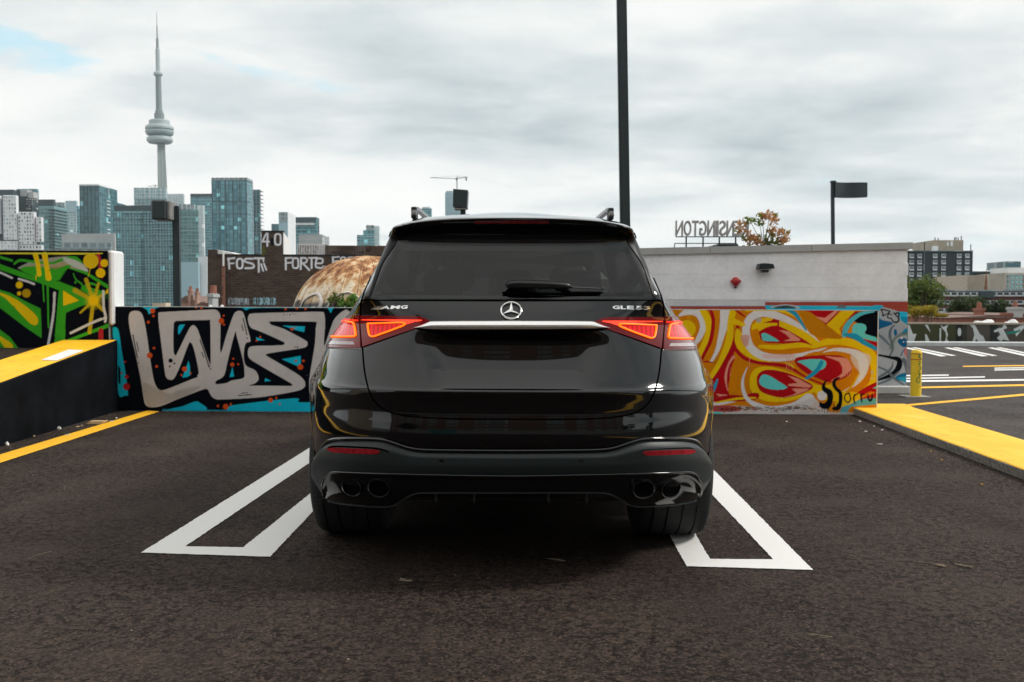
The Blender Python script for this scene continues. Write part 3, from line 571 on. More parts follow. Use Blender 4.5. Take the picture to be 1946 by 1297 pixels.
def block_mesh(w0,h0):
    q = MB().box(0,0,0,w0-.0008,.036,h0-.0012,.0009); me = bpy.data.meshes.new('block'); me.from_pydata(q.v,[],q.f); me.materials.append(WB); return me
bmf = {}
for r in range(4):
    z0 = 1.212+r*bh; x = 1.3-(bw/2 if r % 2 else 0)
    while x < XR-.02:
        a, c = max(x,1.3), min(x+bw, XR); key = round(c-a, 3)
        if c-a > .05:
            if key not in bmf: bmf[key] = block_mesh(c-a, bh)
            o = bpy.data.objects.new('block', bmf[key]); col.objects.link(o); o.parent = wb; o.location = (a-2, random.uniform(-.0010,.0010)-.004, z0)
        x += bw
mc = MB(); z1 = 1.212+4*bh
GRY = plain('coping_grey', (0.42,0.42,0.41), 0.6, var=.06); fl = MB()
fl.add([(1.3,YB-.002,z1),(XR,YB-.002,z1),(XR,YB-.002,ztop(XR)-.09),(1.3,YB-.002,z1+.001)],[(0,1,2,3)]); 
fl.build('top_course', WB, wb)
for i in range(3):
    a, c = 1.25+i*1.31, 1.25+(i+1)*1.31-.006; q = MB(); za, zc = ztop(a), ztop(c)
    for y0,y1,d in ((YB-.045,YB+.25,.085),): q.add([(a,y0,za-d),(c,y0,zc-d),(c,y1,zc-d),(a,y1,za-d),(a,y0,za),(c,y0,zc),(c,y1,zc),(a,y1,za)],[(0,3,2,1),(4,5,6,7),(0,1,5,4),(1,2,6,5),(2,3,7,6),(3,0,4,7)])
    q.build('coping', GRY, wb)
cm = Canvas(1180,565,1735,760,3,(0.46,0.48,0.50)); cm.crop(1640,570,6.485); MB_=(0.01,0.13,0.30)
cm.poly([(-3200,20),(560,20),(560,160),(440,145),(240,90),(0,75),(-3200,75)], (0.42,0.075,0.05), 0); cm.poly([(-3200,0),(560,0),(560,24),(-1000,30),(-3200,18)], (0.70,0.70,0.72), 0)
cm.poly([(-3200,70),(-60,80),(60,85),(150,70),(230,70),(250,100),(230,250),(180,330),(-100,200),(-3200,200)], (0.02,0.55,0.78), 2,1,2)
cm.poly([(-1150,100),(-1000,60),(-850,70),(-780,110)], (0.5,0.55,0.58), 3); cm.poly([(-1100,105),(-1000,75),(-880,80),(-830,110)], (0.05,0.08,0.09), 3); cm.poly([(-330,105),(-260,60),(-200,100)], (0.15,0.2,0.22), 3)
cm.poly([(-3200,0),(-1206,0),(-1206,78),(-3200,78)],(0.70,0.70,0.72),0,1,3); cm.poly([(-3200,80),(-1206,80),(-1180,140),(-3200,140)],(0.42,0.075,0.05),0,1,2)
cm.poly([(150,90),(240,90),(250,240),(165,240)], (0.02,0.50,0.72), 2); cm.poly([(170,240),(250,250),(380,290),(300,330),(200,400),(165,380)], MB_, 2); cm.poly([(220,100),(330,110),(440,150),(460,200),(440,280),(390,300),(340,270),(230,250),(200,180)], (0.45,0.47,0.49), 2)
cm.poly([(440,145),(560,155),(560,320),(470,260),(450,210)], (0.03,0.55,0.80), 1); cm.poly([(465,215),(560,220),(560,300),(500,280)], (0.01,0.33,0.55), 2); cm.poly([(470,380),(560,350),(560,420),(480,410)], (0.01,0.28,0.5),2)
cm.poly([(165,395),(300,330),(420,300),(540,340),(520,360),(460,420),(420,400),(380,380),(370,440),(420,560),(500,600),(450,690),(380,710),(330,650),(180,580)], (0.42,0.45,0.48), 2)
cm.stroke([(390,310),(345,360),(330,440),(350,520),(370,600),(330,690)],[14,30,36,28,24,20],(0.14,0.17,0.20)); cm.stroke([(180,420),(250,480),(330,560)],[30,34,20],(0.15,0.20,0.23)); cm.poly([(380,370),(410,370),(425,420),(390,450)], MB_, 2)
cm.stroke([(540,415),(470,430),(400,470),(360,540),(340,600)],[44,40,34,30,30],(0.10,0.16,0.12),a=0.75,soft=5); cm.poly([(430,500),(480,470),(545,490),(550,560),(500,590),(440,540)], MB_, 2); cm.dot(478,470,14,WHT); cm.dot(500,520,9,WHT); cm.dot(540,510,8,WHT)
cm.poly([(505,640),(520,600),(560,590),(560,710),(520,690)], (0.72,0.20,0.20), 2,1,2); cm.stroke([(460,700),(490,640),(520,600)],[14,12,6],MB_)
cm.poly([(180,690),(330,700),(440,690),(540,740),(555,900),(480,920),(380,980),(180,990)], (0.50,0.53,0.56), 2)
cm.stroke([(180,680),(330,710),(440,740),(440,830),(360,920),(190,990)],[20,34,64,72,56,20],BK); cm.stroke([(370,760),(340,860),(190,960)],[6,34,30],(0.17,0.20,0.22)); cm.stroke([(180,825),(300,880),(400,980),(520,1060)],[20,26,34,24],(0.17,0.20,0.22)); cm.stroke([(500,740),(530,800),(545,900)],[50,56,24],(0.15,0.18,0.20)); cm.stroke([(190,1040),(330,980),(440,890)],[24,30,20],(0.17,0.20,0.22))
cm.poly([(400,960),(450,920),(560,905),(560,1040),(500,1010),(430,990)], (0.01,0.20,0.38), 2); cm.poly([(430,965),(560,950),(560,1035),(480,1000)], (0.04,0.45,0.62), 2)
cm.poly([(185,1080),(300,1060),(560,1110),(560,1140),(185,1140)], MB_, 1); cm.poly([(300,1125),(330,1070),(400,1065),(440,1120)], (0.72,0.25,0.22), 2); cm.poly([(440,1100),(560,1090),(560,1125),(440,1125)], (0.04,0.45,0.62), 1)
cm.poly([(-3200,1130),(600,1130),(600,1300),(-3200,1300)], (0.50,0.50,0.50), 0)
cm.stroke([(222,118),(255,195),(235,190)],[14,16,12],BK); cm.stroke([(225,118),(290,130),(330,150),(260,195)],[16,16,14,10],BK); cm.stroke([(330,140),(300,215),(345,230)],[14,14,12],BK,2); cm.stroke([(320,175),(355,185)],12,BK,0); cm.stroke([(345,225),(375,270),(425,275),(440,230),(390,175),(380,160)],[14,18,20,18,14,12],BK); cm.stroke([(400,170),(440,165),(440,215)],[16,20,14],BK)
PB = paint_mat('building_mural_paint', (0.5,0.5,0.5))
painted_panel('mural_face', np.unique(np.concatenate([np.linspace(1.3,2.1,60), np.arange(2.1,XR-.001,0.0078),[XR-.001]])), np.linspace(0.10,1.21,140), YB-.006, cm, PB, wb)
MB().box(1.3,YB-.10,0,XR+.02,YB+.02,.105,.012).build('plinth', plain('plinth_white',(0.52,0.52,0.51),0.8,var=.12), wb)
# fittings on the white building
wl = empty('wall_lamp', tuple(P(1450,509,YB)), 'black wall lamp on the white building, right of the red bell', 'lamp'); c = P(1450,509,YB)
DK = plain('dark_metal', (0.012,0.022,0.026), 0.45, metal=0.2, var=.2)
q = MB(); prof = [(-.098,.035),(-.095,-.005),(-.03,-.035),(.05,-.035),(.095,-.025),(.10,-.0),(.075,.03),(0,.042)]
q.prism([(c.x+x_,YB-.19,c.z+z_*.9) for x_,z_ in [(-.10,-.03),(.105,-.018),(.085,.045),(-.02,.055),(-.085,.05)]],(0,.17,0)); q.build('lamp_hood', DK, wl)
MB().box(c.x-.035,YB-.15,c.z-.065,c.x+.04,YB-.01,c.z-.03,.01).build('lamp_bracket', DK, wl); MB().box(c.x-.09,YB-.18,c.z-.034,c.x+.09,YB-.04,c.z-.031).build('lamp_lens', plain('lamp_lens',(0.5,0.5,0.48),.3), wl)
be = empty('fire_bell', tuple(P(1397,536,YB)), 'small red alarm bell on the white building wall', 'bell'); c = P(1397,536,YB); RB = plain('bell_red', (0.42,0.012,0.015), 0.35, var=.1)
MB().lathe([(0.0,-.085),(.02,-.084),(.045,-.07),(.055,-.045),(.055,-.03),(.045,-.02),(.045,-.004),(0,-.004)],20,(c.x,YB,c.z+.005),'y').build('bell_dome', RB, be, True)
[MB().box(c.x+a_,YB-.055,c.z+b_,c.x+c_,YB-.015,c.z+d_,.004).build('bell_lug', RB, be) for a_,b_,c_,d_ in ((-.022,-.062,.022,-.04),(-.066,-.01,-.05,.02),(.05,-.01,.066,.02))]; MB().box(c.x-.012,YB-.04,c.z-.085,c.x+.014,YB-.012,c.z-.063,.004).build('bell_contact', DK, be)
# bollard
bo = G(1740,755); bx, by = bo.x, bo.y; BY = plain('bollard_yellow', (0.80,0.55,0.02), 0.45, var=.08)
bl = empty('yellow_bollard', (bx,by,0), 'yellow bollard with green scribble beside the white building corner', 'bollard')
autosmooth(MB().lathe([(.066,.015),(.066,.47),(.069,.471),(.069,.485),(.066,.486),(.066,.54),(.069,.541),(.069,.553),(.066,.554),(.064,.575),(.05,.592),(.02,.598),(0,.6)],24,(bx,by,0)).build('bollard_post', BY, bl))
MB().box(bx-.16,by-.13,0,bx+.15,by+.16,.014,.003).build('base_plate', SLAB, bl)
RS = plain('bollard_band', (0.45,0.12,0.02), .5); MB().lathe([(.0695,.472),(.0705,.478),(.0695,.484)],24,(bx,by,0)).lathe([(.0695,.542),(.0705,.547),(.0695,.552)],24,(bx,by,0)).build('band', RS, bl)
GS = plain('green_spray', (0.01,0.20,0.06), .6); q = MB()
def onb(u,z): a = -math.pi/2+u/.067; return (bx+.0675*math.cos(a), by+.0675*math.sin(a), z)
for pts in ([(-.012,.545),(.02,.535),(.0,.51),(.03,.50),(.025,.47)],[(.03,.53),(.01,.515),(.035,.48)],[(.0,.46),(.034,.44),(.0,.42),(.032,.41)],[(.005,.395),(.035,.38),(.035,.35),(.008,.36)],[(-.005,.335),(.02,.32),(.03,.29),(.005,.30),(.028,.27)],[(.028,.26),(.0,.255),(-.018,.225),(-.01,.19),(.018,.185),(.03,.215),(.02,.25)],[(.028,.15),(.03,.135)]):
    q.tube([onb(x_,z_) for x_,z_ in smoothpoly(pts,4,False)], .0045, 5)
q.build('green_scribble', GS, bl)
# ================================================================== lamp posts
def post(o, px0, py0, px1, py1, Y, w0, w1, name='pole', mat=None, zb=None):
    """square leaning pole through two traced points, carried down to zb"""
    a, c = P(px0,py0,Y), P(px1,py1,Y); d = (c-a).normalized()
    if zb is not None: a = a - d*((a.z-zb)/d.z)
    v = []
    for p, w_ in ((a, w0), (c, w1)): h = w_/2; v += [(p.x-h,p.y-h,p.z),(p.x+h,p.y-h,p.z),(p.x+h,p.y+h,p.z),(p.x-h,p.y+h,p.z)]
    q = MB().add(v,[(3,2,1,0),(4,5,6,7),(0,1,5,4),(1,2,6,5),(2,3,7,6),(3,0,4,7)]).build(name, mat or PD, o)
    bm = bmesh.new(); bm.from_mesh(q.data); bmesh.ops.bevel(bm, geom=bm.edges[:], offset=w0*.14, segments=2, affect='EDGES'); bm.to_mesh(q.data); bm.free(); return q
PD = plain('post_dark_paint', (0.022,0.036,0.040), 0.42, var=.12, scale=3, bump=.05)
PG = plain('post_grey', (0.20,0.20,0.19), 0.6)
t = empty('lamp_post', (P(1193,768,11.8).x,11.8,0), 'very tall dark square lamp post rising out of the picture behind the black car', 'lamp post')
post(t,1187.6,420,1177,-260,11.8,.118,.112,zb=0.02); b0 = P(1193,768,11.8); MB().box(b0.x-.16,11.64,0,b0.x+.16,11.96,.02,.004).build('base_plate', PD, t)
h = P(1177,-262,11.8); MB().box(h.x-.5,11.6,h.z-.02,h.x-.05,12.0,h.z+.12,.02).box(h.x-.1,11.76,h.z-.04,h.x+.06,11.84,h.z+.05).build('lamp_head', PD, t)
t = empty('lamp_post', (P(336,582,14).x,14,-12), 'lamp post in front of the glass towers at left, boxy head with a pale side', 'lamp post')
post(t,337,582,335,392,14,.095,.095,zb=-12)
a = P(297,383,14); c = P(326,420,14); e_ = P(333,420,14)
MB().box(a.x,13.78,c.z,c.x,14.12,a.z,.02).build('lamp_head', PD, t); MB().box(c.x+.002,13.80,c.z-.002,e_.x,14.1,a.z-.012,.012).build('pale_side', PG, t); MB().box(e_.x,13.95,a.z-.14,e_.x+.03,14.03,a.z-.08).build('bracket', PD, t)
t = empty('lamp_post', (P(880,400,16).x,16,-12), 'boxy dark lamp head showing just above the car roof below the crane', 'lamp post')
a = P(862,362,16); c = P(890,397,16); MB().add([(a.x,15.8,c.z+.02),(c.x-.015,15.8,c.z),(c.x-.015,16.2,c.z),(a.x,16.2,c.z+.02),(a.x+.005,15.8,a.z),(c.x,15.8,a.z-.018),(c.x,16.2,a.z-.018),(a.x+.005,16.2,a.z)],[(0,3,2,1),(4,5,6,7),(0,1,5,4),(1,2,6,5),(2,3,7,6),(3,0,4,7)]).build('lamp_head', PD, t)
post(t,881,470,880,396,16,.08,.08,zb=-12); MB().box(a.x+.02,15.85,c.z-.02,c.x-.04,16.15,c.z+.0,.004).build('lamp_lens', MATS['lamp_lens'], t)
t = empty('lamp_post', (P(1582,465,20).x,20,-12), 'thin lamp post with a flag-like dark head above the white building', 'lamp post')
post(t,1583,465,1582,346,20,.066,.066,zb=-12); q = MB(); N_ = 12
top = []; 
for i in range(N_+1):
    u = i/N_; px = 1585+u*60; p = P(px,347.5+1.6*u-2.2*math.sin(u*math.pi*.9)*u,20); r = P(px,376-1.0*u*0+0*u,20); dy = 0.10*math.sin(u*3.2)
    q.v += [(p.x,19.9+dy,p.z),(r.x,19.9+dy,r.z+.003),(r.x,20.02+dy,r.z+.003),(p.x,20.02+dy,p.z)]
    if i: k = 4*i; q.f += [(k-4+j, k-4+(j+1)%4, k+(j+1)%4, k+j) for j in range(4)]
q.f += [(3,2,1,0),(4*N_,4*N_+1,4*N_+2,4*N_+3)]; autosmooth(q.build('lamp_head', PD, t), 50); p = P(1582,346,20); MB().box(p.x-.04,19.94,p.z-.02,p.x+.06,20.04,p.z+.02,.006).build('cap', PD, t)
# ================================================================== rooftop letters seen from behind
sg = empty('rooftop_sign', (P(1350,470,24).x,24,0.6), 'rooftop sign of standing grey letters spelling KENSINGTON, seen from behind', 'sign')
LG = plain('sign_letter_metal', (0.33,0.32,0.31), 0.5, metal=.3, var=.2); LB = plain('sign_letter_back', (0.50,0.49,0.47), .6)
word = 'KENSINGTON'[::-1]; k24 = 24/1892.; hL = 29*k24; x_ = 1283.5
for ch in word:
    me = text_mesh(ch, 1.0, 0.04, 0.012); v = np.empty(len(me.vertices)*3); me.vertices.foreach_get('co', v); v = v.reshape(-1,3)
    w_px = {'I':5,'O':14,'T':12,'G':13.5,'N':14,'S':12,'E':11,'K':13}[ch]; wv = v[:,0].max()-v[:,0].min(); hv = v[:,1].max()-v[:,1].min()
    px0 = x_; x_ += w_px+1.8; X0 = P(px0,449,24)
    nv = np.stack([-(v[:,0]-v[:,0].max())/wv*(w_px*k24), -v[:,2]*1.2, (v[:,1]-v[:,1].min())/hv*hL], 1); me.vertices.foreach_set('co', nv.ravel()); me.update(); me.flip_normals(); me.materials.append(LG)
    o = bpy.data.objects.new('letter', me); col.objects.link(o); o.parent = sg; o.location = X0-Vector(sg.location)
q = MB(); a, c = P(1284,450.5,24), P(1440,450.5,24); q.tube([a,c],.014,6)
a, c = P(1282,463,24.3), P(1400,463,24.3); q.tube([a,c],.012,6); q.tube([a,P(1282,480,24.3)],.012,6)
for px in (1304,1336,1367,1398,1425): q.tube([P(px,450,24),P(px,476,24)],.02,6); q.tube([P(px+.5,452,24),P(px,476,24.6)],.012,6)
q.build('support_frame', DK, sg)
RF = plain('flat_roof', (0.28,0.28,0.27), .9)
bb = empty('neighbour_building', (P(1340,470,24).x,24,-12), 'grey building just behind the white one, carrying the letters', 'building'); a, c = P(1215,474,23.6), P(1500,474,24); MB().box(a.x,23.6,-12,c.x,31,a.z-.03).build('wall', RF, bb)
a, c = P(1364,463,25), P(1404,470,25); MB().box(a.x,25,c.z-.1,c.x,26.5,a.z,.03).build('roof_unit', DK, bb)
# ================================================================== foliage
def leafmat(name, cols, rough=.6):
    b = NB(name); at = b.n('ShaderNodeAttribute', attribute_name='tint'); c = b.ramp(at.outputs['Fac'], [(i/(len(cols)-1), c_) for i, c_ in enumerate(cols)])
    b.set(color=c, rough=rough, spec=.25); tr = b.n('ShaderNodeBsdfTranslucent'); b.l(c, tr.inputs[0]); mx = b.n('ShaderNodeMixShader'); mx.inputs[0].default_value = .25
    b.l(b.b.outputs[0], mx.inputs[1]); b.l(tr.outputs[0], mx.inputs[2]); b.l(mx.outputs[0], b.out.inputs[0]); return b.m
def foliage(name, clumps, n, size, mat, parent=None, rng=None, tintf=None, flat=.6):
    """leaves as small bent quads spread through clumps (x,y,z,rx,ry,rz)"""
    rng = rng or np.random.default_rng(3); cl = np.array(clumps, float); vol = cl[:,3]*cl[:,5]; idx = rng.choice(len(cl), n, p=vol/vol.sum()); C = cl[idx]
    d = rng.normal(size=(n,3)); d /= np.linalg.norm(d,axis=1)[:,None]; r = rng.uniform(.35,1.0,n)**.5*(1+.18*rng.normal(size=n)); p = C[:,:3]+d*C[:,3:6]*r[:,None]
    nn = d*flat+rng.normal(size=(n,3))*.6; nn /= np.linalg.norm(nn,axis=1)[:,None]; a = np.cross(nn, rng.normal(size=(n,3))); a /= np.linalg.norm(a,axis=1)[:,None]; b_ = np.cross(nn,a)
    s = size*rng.uniform(.55,1.3,n)[:,None]; V = np.stack([p-a*s*.9, p-b_*s*.45+nn*s*.12, p+a*s*.9-nn*s*.1, p+b_*s*.45+nn*s*.12],1).reshape(-1,3)
    F = np.arange(4*n).reshape(-1,4); o = mesh(name, V, F.tolist(), mat, parent); t = rng.uniform(0,1,len(cl))[idx]*.45+rng.uniform(0,1,n)*.55
    if tintf is not None: t = np.clip(tintf(p)+rng.normal(size=n)*.15,0,1)
    at = o.data.attributes.new('tint','FLOAT','POINT'); at.data.foreach_set('value', np.repeat(t,4).astype(np.float32)); return o
BARK = plain('bark', (0.10,0.075,0.055), .9, var=.4, scale=12, bump=.6)
def tree(name, label, base, h, r, crown_mat, n, leaf, seed, flatten=1.0, clumps=16, group=None, trunk_r=None, cbase=.35):
    rg = random.Random(seed); t = empty(name, base, label, 'tree', group); B = Vector(base); tr = trunk_r or h*.022; q = MB()
    top = B+Vector((rg.uniform(-.03,.03)*h, 0, h*.62)); q.tube([B, B.lerp(top,.5)+Vector((.01*h,0,0)), top],[tr,tr*.7,tr*.35],8); cl = []
    for i in range(clumps):
        an = rg.uniform(0,2*math.pi); rr = r*math.sqrt(rg.uniform(.02,1))*.78; zf = rg.uniform(cbase,.95); k = 1-abs(zf-(cbase+.3))*.9
        c = B+Vector((math.cos(an)*rr*k, math.sin(an)*rr*k, zf*h)); s = r*rg.uniform(.25,.42); cl.append((*c,s,s,s*flatten*.8)); st = B.lerp(top, rg.uniform(.45,.98))
        q.tube([st, st.lerp(c,.55)+Vector((0,0,.04*h)), c],[tr*.4,tr*.22,tr*.07],5)
    q.build('trunk', BARK, t); foliage('crown', cl, n, leaf, crown_mat, t, np.random.default_rng(seed)); return t
G1 = leafmat('leaves_green', [(0.035,0.065,0.014),(0.09,0.14,0.025),(0.19,0.22,0.045)]); G2 = leafmat('leaves_dark', [(0.018,0.035,0.014),(0.04,0.065,0.02),(0.085,0.10,0.03)])
G3 = leafmat('leaves_yellow', [(0.10,0.10,0.02),(0.35,0.27,0.02),(0.55,0.42,0.03)]); GA = leafmat('leaves_autumn', [(0.12,0.20,0.02),(0.20,0.20,0.03),(0.42,0.20,0.06),(0.55,0.30,0.15)]); G4 = leafmat('leaves_plant', [(0.05,0.13,0.02),(0.12,0.25,0.04),(0.22,0.34,0.07),(0.30,0.08,0.04)])
# autumn sapling behind the white building
Yt = 21.5; t = empty('autumn_tree', (P(1452,470,Yt).x,Yt,-12), 'thin young tree with brown and green autumn leaves above the white building', 'tree'); q = MB(); b0 = P(1452,480,Yt); q.tube([(b0.x,Yt,-12),(b0.x,Yt,-3),b0],[.12,.08,.03],8)
tips = [((1428,418),10,6),((1410,432),9,9),((1416,448),10,9),((1425,460),12,6),((1448,410),12,5),((1462,412),13,7),((1470,420),8,7),((1442,424),7,5),((1478,440),15,8),((1490,447),11,8),((1470,455),16,8),((1455,462),14,5),((1486,460),10,5),((1436,455),9,8),((1494,455),6,6)]
cl = []; k_ = Yt/1892
for (px,py),rx,rz in tips:
    c = P(px,py,Yt)+Vector((0,random.uniform(-.15,.15),0)); cl.append((*c,rx*k_,.12,rz*k_)); m0 = b0.lerp(c,.5)+Vector((0,0,.04)); q.tube([b0,m0,c],[.012,.008,.004],5)
q.build('trunk', BARK, t); xm = P(1462,440,Yt); foliage('crown', [(a,b_,c,d*1.25,e,f*1.25) for a,b_,c,d,e,f in cl], 620, .060, GA, t, np.random.default_rng(5), tintf=lambda p: .45+.55*np.sin(p[:,0]*9+p[:,2]*7))
# plants behind the low wall beside the dome
for (px,py),n,lab,kind in (((636,585),260,'light green weed with upright stems poking above the low wall, left one','weed'),((660,585),340,'broad-leaved green plant above the low wall, touching the car outline','plant')):
    Yp = 11.3; b0 = P(px,600,Yp); t = empty('wall_plant', (b0.x,Yp,b0.z-.8), lab, kind); q = MB(); cl = []
    for j in range(9):
        u = random.uniform(-1,1); hh = random.uniform(8,24 if kind=='plant' else 28); c = P(px+u*13,590-hh,Yp+random.uniform(-.1,.1)); q.tube([(b0.x,Yp,b0.z-.8),b0,c],[.01,.008,.003],5); cl.append((*c,.045,.06,.05 if kind=='plant' else .06))
    q.build('stem', BARK, t); foliage('leaves', cl, n, .034 if kind=='plant' else .020, G4 if kind=='plant' else G1, t, np.random.default_rng(px))
# trees in front of the car beyond the wall, seen through the car's glass
for i,(x_,y_,h_,lab) in enumerate(((0.35,19.5,14.7,'green tree beyond the wall, seen through the rear window'),(1.9,21,14.6,'green tree hidden behind the car, beside the one seen through the rear window'))):
    tree('street_tree', lab, (x_,y_,-12), h_, 1.6, G1, 5200, .075, 40+i, group=None, clumps=26, cbase=.8, trunk_r=.14)
# ================================================================== dark brick building with FOST FORTE lettering
Yb = 34.0; bc = Canvas(390,436,770,600,4,(0,0,0,0)); bc.crop(380,440,5.7235); LT=(0.86,0.87,0.92)
def ring(x0,y0,x1,y1,w_,c=LT):
    r_ = min(x1-x0,y1-y0)*.3; bc.stroke([(x0+r_,y0),(x1-r_,y0),(x1,y0+r_),(x1,y1-r_),(x1-r_,y1),(x0+r_,y1),(x0,y1-r_),(x0,y0+r_),(x0+r_,y0)],w_,c,3)
st = lambda p,w_=24,c=LT,sm=0: bc.stroke(p,w_,c,sm)
st([(310,300),(320,405)]); st([(305,298),(375,292)]); st([(318,352),(368,346)],20); ring(404,300,462,402,24); st([(570,300),(500,298),(490,330),(575,355),(580,395),(495,402)],24,LT,3); st([(592,294),(692,292)]); st([(638,300),(640,440)],26); st([(690,292),(690,325)],20); st([(666,358),(688,430)],22); st([(696,352),(722,420)],20)
st([(933,290),(934,415)]); st([(930,292),(1000,288)],22); st([(935,345),(990,342)],20); ring(1010,292,1068,400,22); st([(1100,290),(1096,412)],24); st([(1096,292),(1150,292),(1165,315),(1150,340),(1100,348)],22,LT,2); st([(1120,350),(1190,422)],24); st([(1185,290),(1275,288)],22); st([(1215,290),(1215,400)],24); st([(1262,348),(1330,345),(1330,300),(1275,298),(1262,330),(1262,390),(1330,400)],22,LT,2); st([(1340,380),(1342,396)],18); st([(1362,378),(1364,405)],14)
st([(1445,280),(1448,380)],24); st([(1442,282),(1512,277)],20); st([(1448,328),(1500,325)],18); ring(1533,282,1582,370,20); st([(1680,285),(1620,285),(1612,310),(1690,330),(1690,375)],20,LT,2); st([(1690,280),(1775,276)],20); st([(1730,280),(1730,380)],22)
st([(722,22),(684,100),(682,112),(750,112)],20); st([(736,24),(732,158)],22); ring(818,30,876,146,22)
for (x0,x1,c) in ((305,550,(0.50,0.58,0.62)),(570,840,(0.38,0.62,0.70))):
    for k in range(26):
        a = x0+10+k*(x1-x0-20)/26; st([(a,722+random.random()*14),(a+random.uniform(-10,14),760),(a+random.uniform(-6,16),800-random.random()*10)],random.uniform(7,12),c,2)
    for k in range(16): a = random.uniform(x0,x1); st([(a,725),(a+8,760),(a-4,795)],4,(0.06,0.08,0.09),2)
st([(250,545),(1200,541)],3,(0.25,0.20,0.17)); st([(840,95),(905,95)],0)
for k in range(40): a=random.uniform(300,1300); bc.dot(a,random.uniform(430,800),random.uniform(2,4),(0.25,0.22,0.2),.6)
bc.poly([(665,190),(690,160),(712,190),(715,230),(690,265),(665,262)],(0.16,0.19,0.05),2,.8,3); bc.poly([(770,75),(800,75),(800,155),(770,155)],(0.01,0.02,0.025),0)
BW = paint_mat('dark_brick', (0.08,0.055,0.045), .85, .18, .3, (0.22,0.075,0.010,(0.070,0.044,0.034),(0.115,0.074,0.056),(0.11,0.10,0.09)))
bk = empty('brick_building', (P(560,590,Yb).x,Yb,-12), 'dark brick building with FOST and FORTE lettering and a stair tower marked 40', 'building')
def span(px0,py0,px1,py1,Y): a, c = P(px0,py0,Y), P(px1,py1,Y); return min(a.x,c.x), min(a.z,c.z), max(a.x,c.x), max(a.z,c.z)
x0,z0,x1,z1 = span(395,612,1000,488,Yb); painted_panel('wall', np.linspace(x0,x1,760), np.linspace(z0,z1,150), Yb, bc, BW, bk)
tx0,_,tx1,tz1 = span(497,488,538,441,Yb); painted_panel('stair_tower', np.linspace(tx0,tx1,110), np.linspace(z1,tz1,110), Yb, bc, BW, bk)
BD = plain('brick_dark_side', (0.075,0.05,0.042), .9, var=.3, scale=5)
MB().box(x0,Yb+.02,-12,x1,Yb+9,z1-.02).box(tx0+.01,Yb+.02,z1-.3,tx1-.01,Yb+.9,tz1-.22).build('body', BD, bk)
ex0,_,ex1,ez1 = span(395,488,413,475,Yb); MB().box(ex0,Yb-.001,z1-.02,ex1,Yb+8,ez1).build('end_wall', BD, bk)
RW = plain('roof_white', (0.74,0.73,0.72), .6, var=.05)
q = MB(); pp = [P(*a,Yb+.03) for a in ((411,474.5),(414,483),(424,488.5),(463,488.5),(440,481))]; q.prism(pp,(0,6,0)); q.build('white_flashing', RW, bk)
MB().add([(tx1,Yb,z1),(tx1,Yb+.9,z1),(tx1,Yb+.9,tz1-.22),(tx1,Yb,tz1-.03),(tx1+.02,Yb,z1),(tx1+.02,Yb+.9,z1),(tx1+.02,Yb+.9,tz1-.22),(tx1+.02,Yb,tz1-.03)],[(0,3,2,1),(4,5,6,7),(0,1,5,4),(1,2,6,5),(2,3,7,6),(3,0,4,7)]).build('white_tower_side', RW, bk)
MB().box(tx0-.02,Yb-.03,tz1,tx1+.02,Yb+.15,tz1+.04).box(x0+.3,Yb-.03,z1,tx0,Yb+.3,z1+.03).box(tx1,Yb-.03,z1,x1,Yb+.3,z1+.03).build('coping', DK, bk)
q = MB(); p = P(424.5,590,Yb-.2); q.tube([(p.x,Yb-.2,-12),tuple(P(424.5,506,Yb-.2))],.06,8); q.build('rusty_pipe', plain('pipe_rust',(0.20,0.09,0.06),.8,var=.4,scale=10), bk); MB().tube([P(424.5,506,Yb-.2),P(424.5,478,Yb-.2)],.032,8).build('white_pipe', RW, bk)
# graffitied sheds on its roof
hc = Canvas(560,462,1000,492,4,(0.40,0.36,0.32)); hc.crop(480,380,5.896); 
hc.poly([(500,500),(810,500),(810,640),(500,640)],(0.55,0.55,0.56),0); hc.poly([(810,510),(2000,510),(2000,640),(810,640)],(0.22,0.15,0.11),0)
for k in range(60): hc.stroke([(815+k*17,512),(815+k*17,635)],6,(0.42,0.37,0.33) if k<27 else (0.33,0.22,0.15),0)
for k in range(12): a=515+k*18; hc.stroke([(a,515),(a+random.uniform(0,20),560),(a-5,610)],random.uniform(10,16),(0.02,0.025,0.03),2)
for k in range(9): a=520+k*24; hc.stroke([(a,530),(a+12,570),(a,600)],5,(0.6,0.6,0.6),2)
for k in range(22): a=835+k*19; hc.stroke([(a,570+random.random()*10),(a+8,590),(a-2,612)],7,(0.02,0.02,0.025),2); hc.stroke([(a,525),(a,560)],7,(0.05,0.05,0.05),0)
for k in range(6): hc.stroke([(1270+k*14-0,530),(1280+k*10,560),(1268+k*8,585)],6,(0.02,0.02,0.02),2)
Ys_ = 40.0; HM = paint_mat('shed_paint',(0.3,0.25,0.22),.8)
for nm,a,c,y0_,lab in (('graffiti_shed',565,618,464.5,'white shed with black throw-up graffiti on the brick building roof'),('corrugated_shed',618,760,467.5,'brown corrugated shed with black tags on the brick building roof')):
    x0,z0,x1,z1 = span(a,496,c,y0_,Ys_); s_ = empty(nm,(x0,Ys_,z0),lab,'shed'); painted_panel('front_panel', np.linspace(x0,x1,int((c-a)*3)), np.linspace(z0,z1,90), Ys_, hc, HM, s_); MB().box(x0,Ys_+.01,z0-2,x1,Ys_+3,z1-.01).build('body', BD, s_)
    q = MB(); n_ = int((c-a)/3)
    for i in range(n_): xx = x0+(x1-x0)*(i+.5)/n_; q.box(xx-.012,Ys_-.03,z0,xx+.012,Ys_,z1)
    r = q.build('rib', BD if nm!='graffiti_shed' else RW, s_); r['kind']='stuff'
